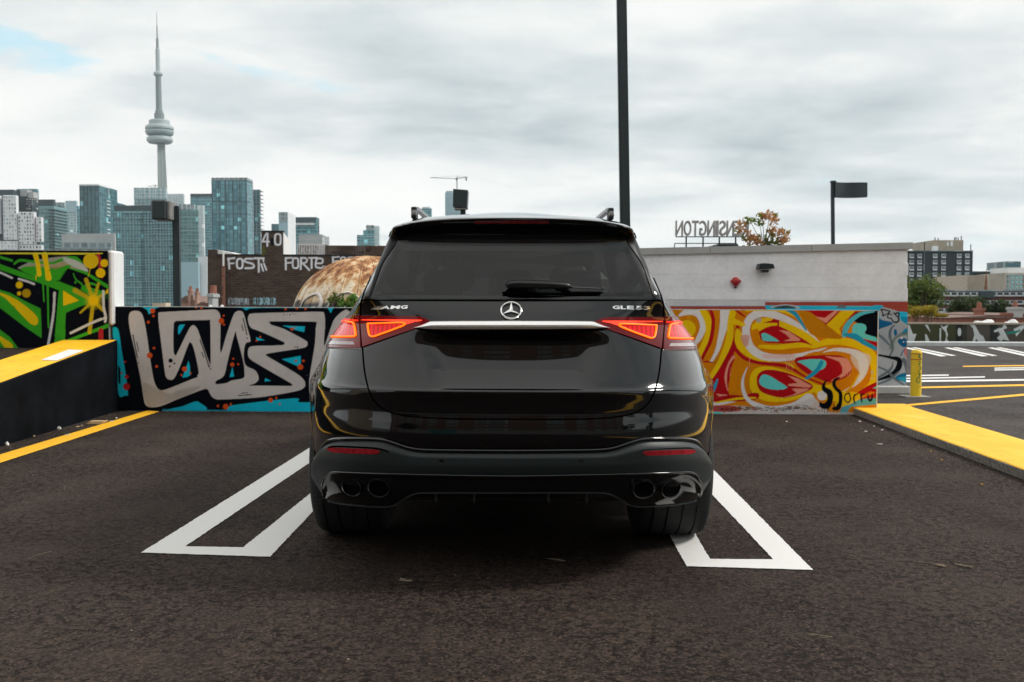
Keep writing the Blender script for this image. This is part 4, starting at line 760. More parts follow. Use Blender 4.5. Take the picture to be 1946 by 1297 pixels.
# ================================================================== rusty dome
Yd = 24.0; dc = P(702,606,Yd); RX, RZ = 142*Yd/1892, 117*Yd/1892
b = NB('rusted_white_metal'); n = b.noise(3.4,8,.72,b.scaled(b.obj(),(1.2,1.2,.5))); n2 = b.noise(14,6,.7); sp = b.n('ShaderNodeSeparateXYZ'); b.l(b.obj(), sp.inputs[0])
f = b.math('ADD', n, b.math('MULTIPLY', b.ramp(sp.outputs[2],[(0.7,0.0),(1.5,1.0)]), .13))
c = b.ramp(f,[(0.47,(0.74,0.64,0.48)),(0.54,(0.62,0.44,0.25)),(0.62,(0.42,0.18,0.05)),(0.70,(0.17,0.065,0.028))]); c = b.mix(b.ramp(n2,[(0.5,0.0),(0.7,0.6)]), c, (0.20,0.085,0.035))
c = b.mix(b.ramp(b.math('ADD',sp.outputs[2],b.math('MULTIPLY',n,.35)),[(0.52,1.0),(0.60,0.0)]), c, b.mix(n2,(0.055,0.06,0.065),(0.11,0.11,0.115))); b.set(color=c, rough=.7); b.bump(n2,.4,.02); RM = b.m
dm = empty('rusty_dome', tuple(dc), 'rusty ribbed metal dome in front of the dark brick building', 'dome')
def dpt(a, e, k=1.0): return Vector((dc.x+RX*k*math.cos(e)*math.sin(a), Yd-RX*k*math.cos(e)*math.cos(a), dc.z+RZ*k*math.sin(e)))
NS = 26; v, f = [], []; ne = 26; na = NS*6
for j in range(ne+1):
    e = j/ne*math.pi/2-.0
    for i in range(na): u = (i % 6)/6; v.append(dpt(2*math.pi*i/na, e, 1+.014*math.sin(u*math.pi)))
for j in range(ne):
    for i in range(na): f.append((j*na+i, j*na+(i+1) % na, (j+1)*na+(i+1) % na, (j+1)*na+i))
autosmooth(mesh('dome_shell', v, f, RM, dm), 20)
for s_ in range(NS): MB().tube([dpt(2*math.pi*s_/NS, e, 1.008) for e in np.linspace(0,1.5,16)],.017,5).build('rib', RM, dm, True)
q = MB()
for pts in ([(-.95,.05),(-.85,.30),(-.62,.40),(-.5,.25),(-.58,.05)],[(-.42,.02),(-.36,.28),(-.15,.42),(.02,.30),(-.06,.10)],[(-.75,.02),(-.70,.15),(-.6,.18)],[(.1,.05),(.16,.30),(.4,.44),(.7,.40),(.9,.20)],[(-.25,.05),(-.2,.2),(-.1,.14)],[(-1.2,.02),(-1.08,.24),(-.98,.3)]):
    q.tube([dpt(a,e,1.02) for a,e in smoothpoly(pts,5,False)],[.05]*(5*(len(pts)-1)+1),5,flat=.35)
q.build('painted_scroll', plain('scroll_paint',(0.62,0.58,0.55),.7,var=.2), dm); MB().lathe([(RX*1.02,-12-dc.z),(RX*1.02,-.02),(RX*1.03,0),(RX*.99,.02)],52,tuple(dc)).build('drum', BD, dm)
# ================================================================== the car: body as a loft of plan outlines, panels laid over it
AX = 4.98
def pchip(pts, n=900):
    x = np.array([p[0] for p in pts], float); y = np.array([p[1] for p in pts], float); h = np.diff(x); d = np.diff(y)/h; m = np.zeros(len(x)); m[0], m[-1] = d[0], d[-1]
    for i in range(1, len(x)-1):
        if d[i-1]*d[i] > 0: w1, w2 = 2*h[i]+h[i-1], h[i]+2*h[i-1]; m[i] = (w1+w2)/(w1/d[i-1]+w2/d[i])
    X = np.linspace(x[0], x[-1], n); k = np.clip(np.searchsorted(x, X)-1, 0, len(h)-1); t = (X-x[k])/h[k]
    Y = (2*t**3-3*t**2+1)*y[k]+(t**3-2*t**2+t)*h[k]*m[k]+(-2*t**3+3*t**2)*y[k+1]+(t**3-t**2)*h[k]*m[k+1]
    L = Y.tolist(); x0, sc_ = x[0], (n-1)/(x[-1]-x[0])
    def f(v):
        u = (v-x0)*sc_
        if u <= 0: return L[0]
        if u >= n-1: return L[-1]
        i = int(u); return L[i]+(L[i+1]-L[i])*(u-i)
    return f
Wf = pchip([(.22,.90),(.30,.93),(.40,.952),(.50,.958),(.70,.957),(.775,.952),(.80,.942),(.86,.928),(.92,.908),(.955,.892),(1.0,.862),(1.066,.812),(1.117,.772),(1.168,.735),(1.22,.703),(1.27,.678),(1.347,.643),(1.437,.606),(1.50,.582),(1.54,.560),(1.565,.520),(1.59,.430),(1.60,.33),(1.606,.12)])
YRf = pchip([(.22,4.40),(.30,4.16),(.37,4.06),(.45,4.02),(.52,3.995),(.60,3.972),(.66,3.975),(.70,3.984),(.76,3.980),(.795,3.974),(.806,3.985),(.88,4.02),(.95,4.043),(1.0,4.052),(1.05,4.06),(1.10,4.078),(1.165,4.125),(1.20,4.148),(1.30,4.208),(1.395,4.262),(1.42,4.268),(1.44,4.262),(1.485,4.218),(1.497,4.206),(1.504,4.203),(1.508,4.209),(1.513,4.222),(1.521,4.27),(1.536,4.38),(1.553,4.51),(1.572,4.66),(1.588,4.82),(1.598,5.1),(1.606,5.6)])
YCf = pchip([(.22,4.95),(.8,4.95),(1.0,4.95),(1.165,5.0),(1.4,5.1),(1.54,5.3),(1.58,5.8),(1.606,6.0)]); NFf = pchip([(.22,3.6),(.7,3.5),(.95,3.1),(1.1,2.9),(1.3,2.9),(1.5,2.8),(1.606,2.2)])
YFf = pchip([(.22,8.85),(.5,8.95),(.8,8.93),(.95,8.8),(1.04,8.3),(1.10,7.75),(1.2,7.45),(1.4,6.95),(1.5,6.65),(1.56,6.35),(1.606,6.1)])
def sm(a, b, x): t = min(max((x-a)/(b-a), 0), 1); return t*t*(3-2*t)
def S(x, z):
    ax = abs(x); w_ = Wf(z); r = min(ax/w_, 1.0); yr = YRf(min(z+.062*min(1.0,ax/.6)**4*sm(1.40,1.49,z), 1.606)); yc = YCf(z); y = yc-(yc-yr)*math.sqrt(max(0.0, 1-r**NFf(z)))
    if z > 1.0:
        t_ = sm(1.02, 1.2, z)*(1-sm(1.53,1.57,z)); A = yr+.13*r**3; B = yc-(yc-yr)*math.sqrt(max(0.0, (1-r)/.155)); y = y*(1-t_)+t_*.5*(A+B+math.sqrt((A-B)**2+.0012))
    if ax < .42 and .78 < z < 1.05:
        d = .042*min(1,max(0,(z-.80)/.08))*(1-sm(.975,1.043,z)); hw = .255+.05*sm(.85,1.0,z); y += d*(1-sm(hw,hw+.105,ax))
    elif .60 < ax < .0: pass
    return y
def Nrm(x, z, h=.004):
    wl_ = Wf(z)*.9985; x = max(-wl_, min(wl_, x)); xs_ = max(-wl_, min(wl_, x+h)), max(-wl_, min(wl_, x-h)); sx = (S(xs_[0],z)-S(xs_[1],z))/max(xs_[0]-xs_[1],1e-6); sz = (S(x*min(1,Wf(z+h)/Wf(z)),z+h)-S(x*min(1,Wf(z-h)/Wf(z)),z-h))/(2*h)
    return Vector((sx, -1, sz)).normalized()
def hit(px, py):
    d = ray(px, py); dx, dz = d.x, d.z
    def f(Y):
        z = CAMH+dz*Y; x = dx*Y; w_ = Wf(z); return Y-S(x, z) if abs(x) <= w_ else -(abs(x)-w_)-.0001
    Y = 3.85; prev = Y; best = None
    while Y < 5.25:
        v = f(Y)
        if v >= 0:
            a, b_ = prev, Y
            for _ in range(14):
                m = (a+b_)/2
                if f(m) >= 0: b_ = m
                else: a = m
            return dx*b_, CAMH+dz*b_
        if best is None or v > best[0]: best = (v, Y)
        prev = Y; Y += .03
    Y = best[1]; z = CAMH+dz*Y; w_ = Wf(z)*.9995; return max(-w_, min(w_, dx*Y)), z
def SP(x, z, off=0.0):
    p = Vector((x, S(x, z), z)); return p+Nrm(x, z)*off if off else p
car = empty('black_suv', (0, AX, 0), 'black SUV seen from behind with glowing tail lights, parked across the white stall lines', 'car')
b = NB('car_paint_black'); n = b.noise(260, 2, .5)
b.set(color=(0.0008,0.0014,0.0022), rough=.10, spec=.2, coat=1.0, coatr=.008, coatior=1.43); PAINT = b.m
GLB = plain('gloss_black', (0.003,0.004,0.005), .10, var=.05, bump=0, spec=.35); MTB = plain('matte_black_trim', (0.012,0.019,0.021), .50, var=.06, scale=40, bump=.06); SEAM = plain('seam_black', (0.001,0.001,0.001), .9, bump=0, spec=.02); INK = plain('interior_black', (0.012,0.013,0.014), .8, bump=0)
CHR = plain('bright_chrome', (0.86,0.85,0.83), .14, metal=.9, var=.02, bump=0)
b = NB('tinted_glass'); b.set(color=(0.0015,0.002,0.0025), rough=.6, spec=.0)
tr = b.n('ShaderNodeBsdfTransparent'); tr.inputs[0].default_value = (.60,.66,.62,1); fr = b.n('ShaderNodeFresnel'); fr.inputs[0].default_value = 1.52; mx = b.n('ShaderNodeMixShader'); gl = b.n('ShaderNodeBsdfGlossy'); gl.inputs['Roughness'].default_value = .015
mx2 = b.n('ShaderNodeMixShader'); mx2.inputs[0].default_value = .15; b.l(tr.outputs[0], mx2.inputs[1]); b.l(b.b.outputs[0], mx2.inputs[2]); b.l(fr.outputs[0], mx.inputs[0]); b.l(mx2.outputs[0], mx.inputs[1]); b.l(gl.outputs[0], mx.inputs[2]); b.l(mx.outputs[0], b.out.inputs[0]); GLS = b.m
b = NB('windscreen_glass'); tr = b.n('ShaderNodeBsdfTransparent'); tr.inputs[0].default_value = (.78,.84,.80,1); gl = b.n('ShaderNodeBsdfGlossy'); gl.inputs['Roughness'].default_value = .01; fr = b.n('ShaderNodeFresnel'); fr.inputs[0].default_value = 1.45; mx = b.n('ShaderNodeMixShader'); b.l(fr.outputs[0], mx.inputs[0]); b.l(tr.outputs[0], mx.inputs[1]); b.l(gl.outputs[0], mx.inputs[2]); b.l(mx.outputs[0], b.out.inputs[0]); GLW = b.m
# --- shell
zs_ = np.unique(np.concatenate([np.arange(.24,.78,.018), np.arange(.78,.90,.004), np.arange(.90,1.02,.010), np.arange(1.02,1.05,.0025), np.arange(1.05,1.40,.012), np.arange(1.40,1.49,.006), np.arange(1.49,1.525,.0022), np.arange(1.525,1.60,.0045), [1.602,1.604,1.6055]]))
def outline(z):
    w_, yr, yc, nf, yf = Wf(z), YRf(z), YCf(z), NFf(z), YFf(z); yfc = max(yf-.75, yc+.02); pts = []
    for t in np.linspace(0, 1, 76)[:-1]:
        th = t*math.pi/2; x = w_*math.sin(th)**(2/nf) if t > 0 else 0.0; 
        x = w_*t*1.0 if t < .0 else x; pts.append((x, S(min(x, w_*.99999), z)))
    for t in np.linspace(0, 1, 60)[:-1]: pts.append((w_, yc+(yfc-yc)*t))
    for t in np.linspace(0, 1, 22): th = t*math.pi/2; pts.append((w_*math.cos(th)**(2/2.6), yfc+(yf-yfc)*math.sin(th)**(2/2.2)))
    return pts
def xgrid(z):
    """rear columns even in x up to 0.93 w, then by angle"""
    w_, nf, yc = Wf(z), NFf(z), YCf(z); out = [(w_*.93*t, S(w_*.93*t, z)) for t in np.linspace(0, 1, 70)[:-1]]; th0 = math.asin(.93**(nf/2))
    for t in np.linspace(0, 1, 22)[:-1]: th = th0+(math.pi/2-th0)*t; x = w_*math.sin(th)**(2/nf); out.append((x, S(min(x, w_*.99999), z)))
    yf = YFf(z); yfc = max(yf-.75, yc+.02)
    for t in np.linspace(0, 1, 120)[:-1]: out.append((w_, yc+(yfc-yc)*t))
    for t in np.linspace(0, 1, 22): th = t*math.pi/2; out.append((w_*math.cos(th)**(2/2.6) if t < 1 else 0.0, yfc+(yf-yfc)*math.sin(th)**(2/2.2)))
    return out
def flare(x, y, z):
    r = min(math.hypot(y-AX, z-.38), math.hypot(y-(AX+2.99), z-.38)); return x+.034*(1-sm(.43,.60,r))*sm(.6,.9,x)*(1-sm(.80,.90,z))*sm(4.5,4.95,y)
rows = [[(flare(x, y, z), y) for x, y in xgrid(z)] for z in zs_]; NC = len(rows[0]); full = []
for r, z in zip(rows, zs_): full += [(x, y, z) for x, y in r]+[(-x, y, z) for x, y in r[-2:0:-1]]
NT = 2*NC-2; V = np.array(full); shell_f, side_f, ws_f = [], [], []
# rear window edges as x/w ratio along z, measured from the traced outline
gl_pts = [hit(*p) for p in ((757,457),(748,475),(735,500),(720,530),(703,568))]; GE = pchip(sorted([(z, abs(x)) for x, z in gl_pts])); GZ0, GZ1 = gl_pts[-1][1], gl_pts[0][1]
for i in range(len(zs_)-1):
    for j in range(NT):
        k = (j+1) % NT; q = (i*NT+j, i*NT+k, (i+1)*NT+k, (i+1)*NT+j); c = V[list(q)].mean(0); x, y, z = abs(c[0]), c[1], c[2]
        rear = y < 5.0; aw = math.hypot(y-AX, z-.38); af = math.hypot(y-(AX+2.99), z-.38)
        if x > .55 and (aw < .405 or af < .405): continue
        if y < 4.7 and z < .345+max(0, y-4.16)*.34: continue
        if rear and 1.185 < z < 1.375 and x < GE(z)-.035 and y < 4.75: continue
        if 1.17 < z < 1.47 and 5.08 < y < YFf(z)-.95 and x > Wf(z)*.97: side_f.append(q); continue
        if 1.13 < z < 1.50 and y > YFf(z)-.7 and x < Wf(z)*.93: ws_f.append(q); continue
        shell_f.append(q)
def sub(name, faces, mat, parent, off=0.0):
    used = sorted({i for f_ in faces for i in f_}); mp = {u: k for k, u in enumerate(used)}; return mesh(name, V[used], [[mp[i] for i in f_] for f_ in faces], mat, parent, True)
def fixn(o, ang=40):
    bm = bmesh.new(); bm.from_mesh(o.data); bmesh.ops.remove_doubles(bm, verts=bm.verts[:], dist=1e-5); bmesh.ops.recalc_face_normals(bm, faces=bm.faces[:])
    for e in bm.edges:
        if len(e.link_faces) == 2 and e.calc_face_angle(0) > math.radians(ang): e.smooth = False
    bm.to_mesh(o.data); bm.free(); o.data.polygons.foreach_set('use_smooth', [True]*len(o.data.polygons)); return o
body = fixn(sub('body_shell', shell_f, PAINT, car)); 
for sgn in (1, -1):
    ff = [f_ for f_ in side_f if V[f_[0]][0]*sgn > 0]; fixn(sub('side_window', ff, GLS, car))
fixn(sub('windscreen', ws_f, GLW, car))
top = [(x, y, 1.6056) for x, y in rows[-1]]; MB().add([(x,y,1.6056) for x,y in rows[-1]]+[(-x,y,1.6056) for x,y in rows[-1][-2:0:-1]],[tuple(range(NT))]).build('roof_panel', PAINT, car)
# --- panels
def resample(pts, n):
    p = np.array(pts, float); L = np.concatenate([[0], np.cumsum(np.hypot(*np.diff(p, axis=0).T))]); t = np.linspace(0, L[-1], n); return np.stack([np.interp(t, L, p[:,0]), np.interp(t, L, p[:,1])], 1)
def band(name, top, bot, mat, parent, nu=40, nv=8, off=.003, thick=.006, smooth=5, side=1, prof=None, ang=40, both=False, mirror=False):
    T = resample(smoothpoly(top, smooth, False) if smooth else top, nu); B = resample(smoothpoly(bot, smooth, False) if smooth else bot, nu); v, f = [], []
    for j in range(nv+1):
        for i in range(nu):
            t = j/nv; px, py = T[i]*(1-t)+B[i]*t; x, z = hit(px, py); o_ = off if prof is None else prof(i/(nu-1), t); p = SP(x, z, o_); v.append((p.x*side, p.y, p.z))
    for j in range(nv):
        for i in range(nu-1): f.append((j*nu+i, j*nu+i+1, (j+1)*nu+i+1, (j+1)*nu+i))
    bd = [i for i in range(nu)]+[j*nu+nu-1 for j in range(1, nv+1)]+[nv*nu+i for i in range(nu-2, -1, -1)]+[j*nu for j in range(nv-1, 0, -1)]; k = len(v)
    for i in bd: p = Vector(v[i]); v.append((p.x*(1-thick*.3), p.y+thick, p.z))
    for a in range(len(bd)): c = (a+1) % len(bd); f.append((bd[a], k+a, k+c, bd[c]))
    if mirror: m0 = len(v); v += [(-x, y, z) for x, y, z in v]; f += [tuple(i+m0 for i in q[::-1]) for q in f]
    o = mesh(name, v, f, mat, parent, True); fixn(o, ang); return o
def cord(name, pts, mat, parent, r=.0025, off=.001, smooth=4, side=1, closed=False, flat=None, n=6):
    q = smoothpoly(pts, smooth, closed) if smooth else np.array(pts, float)
    if closed: q = np.vstack([q, q[:1]])
    q = resample(q, max(8, int(np.hypot(*np.diff(q, axis=0).T).sum()/3))); v = [SP(*hit(*p), off) for p in q]; v = [Vector((p.x*side, p.y, p.z)) for p in v]
    return MB().tube(v, r, n, flat=flat).build(name, mat, parent, True)
MX = lambda pts: [(2*972.5-x, y) for x, y in pts[::-1]]     # the traced left half carried over to the right
def both(pts): return pts+[(2*972.5-x, y) for x, y in pts[::-1] if x != 972.5]
# rear window with black surround
FRIT = plain('frit_black', (0.004,0.005,0.006), .45, var=.05, bump=0, spec=.2)
gt = [(757,457.5),(764,461),(790,465.5),(840,467.5),(972.5,468)]; gb = [(703,568.3),(760,569),(850,569.5),(972.5,569.5)]
band('rear_window', both(gt), both(gb), GLS, car, 70, 24, .004, .004)
for s_ in (1, -1): band('window_surround', [(747.5,440),(738,460),(730.5,477),(716.5,512),(700.3,567)], [(757,452),(756.5,458),(730,496),(717,528),(703.5,568.3)], FRIT, car, 40, 4, .0035, .01, side=s_)
band('window_surround', both([(749,441),(756,434),(775,427),(820,421),(900,417),(972.5,416)]), both([(757,458),(764,462),(790,466.5),(840,469),(900,469.5),(972.5,470)]), GLB, car, 90, 10, .003, .004)
band('high_brake_light', both([(902,419.5),(972.5,419)]), both([(902,424.5),(972.5,424)]), plain('brake_lens',(0.20,0.02,0.025),.2,var=.3,scale=60,bump=0), car, 40, 2, .0055, .003, 0)
cord('seam', both([(750,434),(741,450),(722,487),(703,525),(687,566)]+[(687,570.5)]), SEAM, car, .0022, .001, 0) if False else None
for s_ in (1, -1):
    cord('seam', [(743,441),(729,477),(709.5,517),(688.6,566),(685,590),(686,625),(689,662),(692,700),(699,735),(708,757),(722,773),(742,784),(770,790),(810,794),(870,796.5),(972.5,797)], SEAM, car, .0034, .0006, 4, s_)
cord('seam', both([(686,570.8),(800,571.5),(972.5,572)]), SEAM, car, .003, .001, 0)
for s_ in (1, -1): cord('seam', [(612,740),(640,739.5),(699,739.5)], SEAM, car, .0018, .0006, 0, s_)
# chrome strip and handle recess
pr = lambda u, t: .012+.016*math.sin(t*math.pi*.62+.35)
band('chrome_strip', both([(789,624.6),(821,612.3),(900,612.3),(972.5,612.3)]), both([(790,625.4),(824,626.5),(900,627),(972.5,627)]), CHR, car, 90, 8, 0, .03, 0, prof=pr, ang=60)
band('handle_recess', both([(795,627),(860,628),(972.5,628)]), both([(797,628),(850,633),(890,638),(972.5,640)]), SEAM, car, 60, 4, .02, .03, 3)
# taillights
b = NB('lens_maroon'); n = b.noise(45,3,.5); b.set(color=b.mix(n,(0.022,0.003,0.006),(0.055,0.006,0.010)), rough=.1, spec=.1, coat=.7, coatr=.02, coatior=1.32, emit=(1,.01,.012), estr=.05); LM = b.m
b = NB('lens_red'); sp = b.n('ShaderNodeSeparateXYZ'); b.l(b.pos(), sp.inputs[0]); cells = b.math('ABSOLUTE', b.math('SINE', b.math('MULTIPLY', sp.outputs[0], 150))); b.set(color=b.mix(cells,(0.12,0.003,0.006),(0.30,0.006,0.010)), rough=.15, spec=.1, coat=.6, coatr=.03, coatior=1.32, emit=(1,.012,.01), estr=b.math('ADD', b.math('MULTIPLY', cells, .16), .16)); LR = b.m
b = NB('lamp_glow_orange'); b.set(color=(0.8,0.1,0.01), rough=.4, emit=(1.0,.15,.004), estr=.95); LO = b.m
b = NB('lamp_glow_red'); b.set(color=(0.6,0.02,0.01), rough=.4, emit=(1.0,.045,.012), estr=.8); LRD = b.m
b = NB('lamp_glow_soft'); b.set(color=(0.35,0.006,0.006), rough=.3, spec=.1, coat=.3, emit=(1.0,.02,.008), estr=.55); LSO = b.m
b = NB('lens_clear'); n = b.noise(90,3,.5); b.set(color=b.mix(n,(0.22,0.16,0.16),(0.42,0.34,0.34)), rough=.1, coat=1.0); LC = b.m
for s_ in (1, -1):
    tl = band('tail_light', [(646,608.5),(655,602),(668,598.5),(684,597.8)], [(621,659.5),(640,661),(660,661.8),(686.5,661.8)], LM, car, 34, 22, .006, .012, 3, s_)
    band('red_lens', [(640,619),(655,611.5),(664,610),(675,611)], [(628.5,643),(645,643.5),(660,643.5),(678,643.5)], LR, tl, 24, 16, .0075, .003, 3, s_)
    band('outer_glow', [(640,612),(650,607),(660,606),(683,606)], [(627,640),(644,617),(654,611.5),(683,609)], LSO, tl, 24, 6, .0082, .003, 3, s_)
    cord('light_tube', [(662,610.5),(672,610.8),(676.2,613.5),(678.3,625),(679.2,640.5),(660,641.2),(630,641.2)], LO, tl, .0052, .010, 0, s_, flat=.6)
    cord('light_tube', [(646,612),(664,610.5)], LRD, tl, .0045, .009, 0, s_)
    band('reversing_lamp', [(623.5,649),(650,650),(674,650.5)], [(622.5,655.5),(650,656.3),(677.5,656.5)], LC, tl, 24, 4, .0085, .003, 0, s_)
    t2 = band('tail_light', [(686,599),(730,600),(770,600.8),(795,602),(806,605),(821,611.8)], [(690.5,659.6),(715,651),(742,641.5),(768,632.5),(790,625),(821,613)], LM, car, 50, 16, .006, .010, 2, s_)
    band('red_lens', [(704,616),(740,616.3),(770,616.5)], [(708,641),(740,628.5),(770,618)], LR, t2, 30, 10, .0075, .003, 0, s_)
    cord('light_tube', [(702.5,614),(735,613.7),(765,613.4),(772,614.5),(772.5,617.5),(766,620.5),(738,632),(714,641),(708.5,641.3),(705,638),(703.5,628)], LO, t2, .0054, .0105, 0, s_, closed=True, flat=.6)
    band('upper_glow', [(690,605.8),(740,607),(802,608.8)], [(690,607.4),(740,610.3),(770,615.5)], LRD, t2, 40, 3, .0085, .003, 0, s_)
    band('upper_glow', [(768,609),(785,608.9),(803,609)], [(774,617.5),(788,613),(803,610.6)], LRD, t2, 20, 3, .0088, .003, 0, s_)
    cord('seam', [(623,661.8),(650,662.8),(688,663)], CHR, car, .0012, .003, 0, s_)
# matte lower bumper, gloss insert, diffuser
mt = [(595,888),(600,878),(609,863),(620,846),(632,839),(656,836.3),(690,836.3),(719,837),(742,842),(765,849),(785,854),(812,856.5),(880,857.5),(972.5,858)]
mb = [(596,890),(607,913),(618,929),(631,939.5),(650,942),(673,943.5),(700,944),(725,945),(747,945),(762,941),(777,933),(795,926),(860,925.5),(972.5,925.5)]
def mprof(u, t): e = min(t, 1-t); k_ = .15+.85*sm(0,.035,min(u,1-u)); return k_*(.006+.020*sm(0,.10,t)+(.012*sm(.0,.35,t))*(1-sm(.75,1,t)))
bm_ = band('lower_bumper', both(mt), both(mb), MTB, car, 220, 26, 0, .05, 4, prof=mprof, ang=50)
cord('bumper_lip', both([(603,871),(609,859.5),(620,843),(632,836),(656,833.6),(719,834.3),(742,839),(765,846.3),(785,851.5),(812,854),(880,855),(972.5,855.5)]), PAINT, car, .007, .010, 4)
it = [(631,934),(631,915),(637,900),(649,890.5),(665,889.5),(720,889.8),(800,891),(972.5,893)]; ib = [(632,935),(636,938.5),(650,941),(673,943),(710,945),(735,945.5),(752,943),(768,936),(795,926),(830,925),(972.5,925)]
ins = band('gloss_insert', both(it), both(ib), GLB, car, 200, 10, 0, .05, 4, prof=lambda u, t: .052-.010*sm(.10,.30,t), ang=30)
cord('insert_edge', both([(631,930),(632,912),(638,899.5),(650,891),(668,890),(740,890.5),(830,892),(972.5,894)]), PAINT, ins, .0055, .050, 4); cord('insert_edge', both([(636,939),(655,942),(680,944),(715,945.8),(738,946),(754,943.3),(770,936),(795,926.3),(830,925),(972.5,925)]), MTB, ins, .0035, .044, 4)
band('diffuser', both([(752,944),(770,937),(797,927.5),(972.5,927)]), both([(740,953),(800,953),(972.5,955)]), GLB, car, 90, 5, -.02, .10, 2)
for s_ in (1, -1):
    for px in (829,901): c_ = SP(*hit(px,940),0.0); MB().box(c_.x*s_-.004,c_.y-.03,c_.z-.028,c_.x*s_+.004,c_.y+.05,c_.z+.033,.002).build('diffuser_fin', MTB, car)
    band('reflector', [(634,850.5),(640,847.3),(660,847),(700,848),(722,849),(729,851)], [(634.5,851.5),(644,856),(665,856.6),(700,857),(722,856.8),(729,853)], plain('reflector_red'+('_b' if s_<0 else ''),(0.42,0.010,0.022),.12,var=.3,scale=50,bump=0,coat=1.0), car, 36, 4, .034, .01, 3, s_)
    cord('reflector_rim', [(632,852),(640,846),(662,845.3),(705,846.8),(728,849),(745,855),(728,858.5),(690,859),(650,858),(636,855)], SEAM, car, .004, .026, 3, s_, closed=True)
    for px,py in ((841,872),(634,866)):
        x, z = hit(px,py); c_ = SP(x,z,.032); n_ = Nrm(x,z); a_ = n_.cross(Vector((0,0,1))).normalized(); b2 = n_.cross(a_); q = MB()
        rg_ = [c_+a_*(.0125*math.cos(t))+b2*(.0125*math.sin(t)) for t in np.linspace(0,2*math.pi,17)]; q.tube([Vector((p.x*s_,p.y,p.z)) for p in rg_],.0013,5); g_ = [c_+a_*(.0085*math.cos(t))+b2*(.0085*math.sin(t))+n_*.002 for t in np.linspace(0,2*math.pi,17)[:-1]]; q.add([(p.x*s_,p.y,p.z) for p in g_],[tuple(range(16))]); q.build('parking_sensor', GLB, car)
    for px,py in ((672.5,921),(723.5,922.5)):
        x, z = hit(px,py); y0 = S(x,z); q = MB(); RX_, RZ_ = .046, .036; n_ = 36; rings = [(1.0,-.052),(1.04,-.055),(1.04,-.045),(1.0,.03),(.93,-.045),(.90,.0),(.90,.16),(.0,.16)]; prm = [(1.0,.05),(1.05,-.06),(1.045,-.071),(1.0,-.076),(.95,-.073),(.92,-.06),(.90,.15),(0.001,.15)]
        for r_, dy in prm:
            for i in range(n_): a_ = 2*math.pi*i/n_; q.v.append((s_*(x+RX_*r_*math.cos(a_)), S(x+RX_*r_*math.cos(a_), z)+dy, z+RZ_*r_*math.sin(a_)))
        for j in range(len(prm)-1):
            for i in range(n_): q.f.append((j*n_+i, j*n_+(i+1)%n_, (j+1)*n_+(i+1)%n_, (j+1)*n_+i))
        e_ = q.build('exhaust_tip', EXH if 'EXH' in globals() else GLB, car); 
        if 'EXH' not in globals():
            EXH = plain('exhaust_dark_chrome',(0.22,0.22,0.23),.18,metal=.9,bump=0); e_.data.materials[0] = EXH
        fixn(e_, 40); HB = [(s_*(x+RX_*.93*math.cos(a_)), S(x+RX_*.93*math.cos(a_), z)+.0215, z+RZ_*.93*math.sin(a_)) for a_ in np.linspace(0,2*math.pi,25)[:-1]]; MB().add([(p[0],p[1]-.084,p[2]) for p in HB],[tuple(range(24))]).build('bore_shade_disc', SEAM, e_)  # flat black disc just inside the mouth stands in for the pipe's shade
cord('tow_cover_seam', [(2*972.5-1174,864),(2*972.5-1197.5,864),(2*972.5-1197.5,890),(2*972.5-1174,890)], SEAM, car, .0014, .031, 0, -1, closed=True)
# badges
def badge(name, ch, x0, x1, y0, y1, parent, mat=CHR, shear=0.0, bold=.02, off=.0045):
    me = text_mesh(ch, 1.0, .05, bold); n_ = len(me.vertices); v = np.empty(n_*3); me.vertices.foreach_get('co', v); v = v.reshape(-1,3); a, c = v.min(0), v.max(0); out = []
    for p in v:
        u = (p[0]-a[0])/(c[0]-a[0]); w_ = (p[1]-a[1])/(c[1]-a[1]); x, z = hit(x0+(x1-x0)*u+shear*w_, y1+(y0-y1)*w_); out.append(SP(x, z, off if p[2] > 0 else -.001)-wloc(parent))
    me.vertices.foreach_set('co', np.array(out).ravel()); me.update(); me.materials.append(mat); o = bpy.data.objects.new(name, me); col.objects.link(o); o.parent = parent; return o
for ch,a,c in (('G',1163.5,1177),('L',1178.5,1189),('E',1190.5,1203.5),('5',1207.5,1220),('3',1221.5,1234.5)): badge('badge_letter', ch, a, c, 581.8, 588.4, car, bold=.035)
for ch,a,c in (('A',724.5,741.5),('M',742.5,760),('G',761.5,774.5)): badge('badge_letter', ch, a, c, 581.2, 587.6, car, shear=2, bold=.045)
for i in range(4):
    q = MB(); a = 705.5+i*5.0; pp = [(a,588),(a+4.2,588),(a+11.5,581.5),(a+8.5,581.5)]; q.prism([SP(*hit(*p),.0045) for p in pp],(0,.005,0)); q.build('badge_slash', CHR, car)
x, z = hit(971.5,591.5); cc_ = SP(x,z,.006); n_ = Nrm(x,z); up = (Vector((0,0,1))-n_*n_.z).normalized(); rt = Vector((1,0,0)); R_ = .0415
star = MB().tube([cc_+rt*(R_*math.cos(t))+up*(R_*math.sin(t)) for t in np.linspace(0,2*math.pi,49)],.0034,8,cap=False)
for k in range(3):
    a = math.pi/2+k*2*math.pi/3; d = rt*math.cos(a)+up*math.sin(a); s2 = rt*-math.sin(a)+up*math.cos(a); d60 = rt*math.cos(a+math.pi/3)+up*math.sin(a+math.pi/3); d_60 = rt*math.cos(a-math.pi/3)+up*math.sin(a-math.pi/3); k0 = len(star.v)
    star.v += [tuple(cc_+n_*.004), tuple(cc_+d60*.0080+n_*.0015), tuple(cc_+d*R_*.97+n_*.003), tuple(cc_+d_60*.0080+n_*.0015)]; star.f += [(k0,k0+1,k0+2),(k0,k0+2,k0+3)]
st_ = star.build('star_emblem', CHR, car)
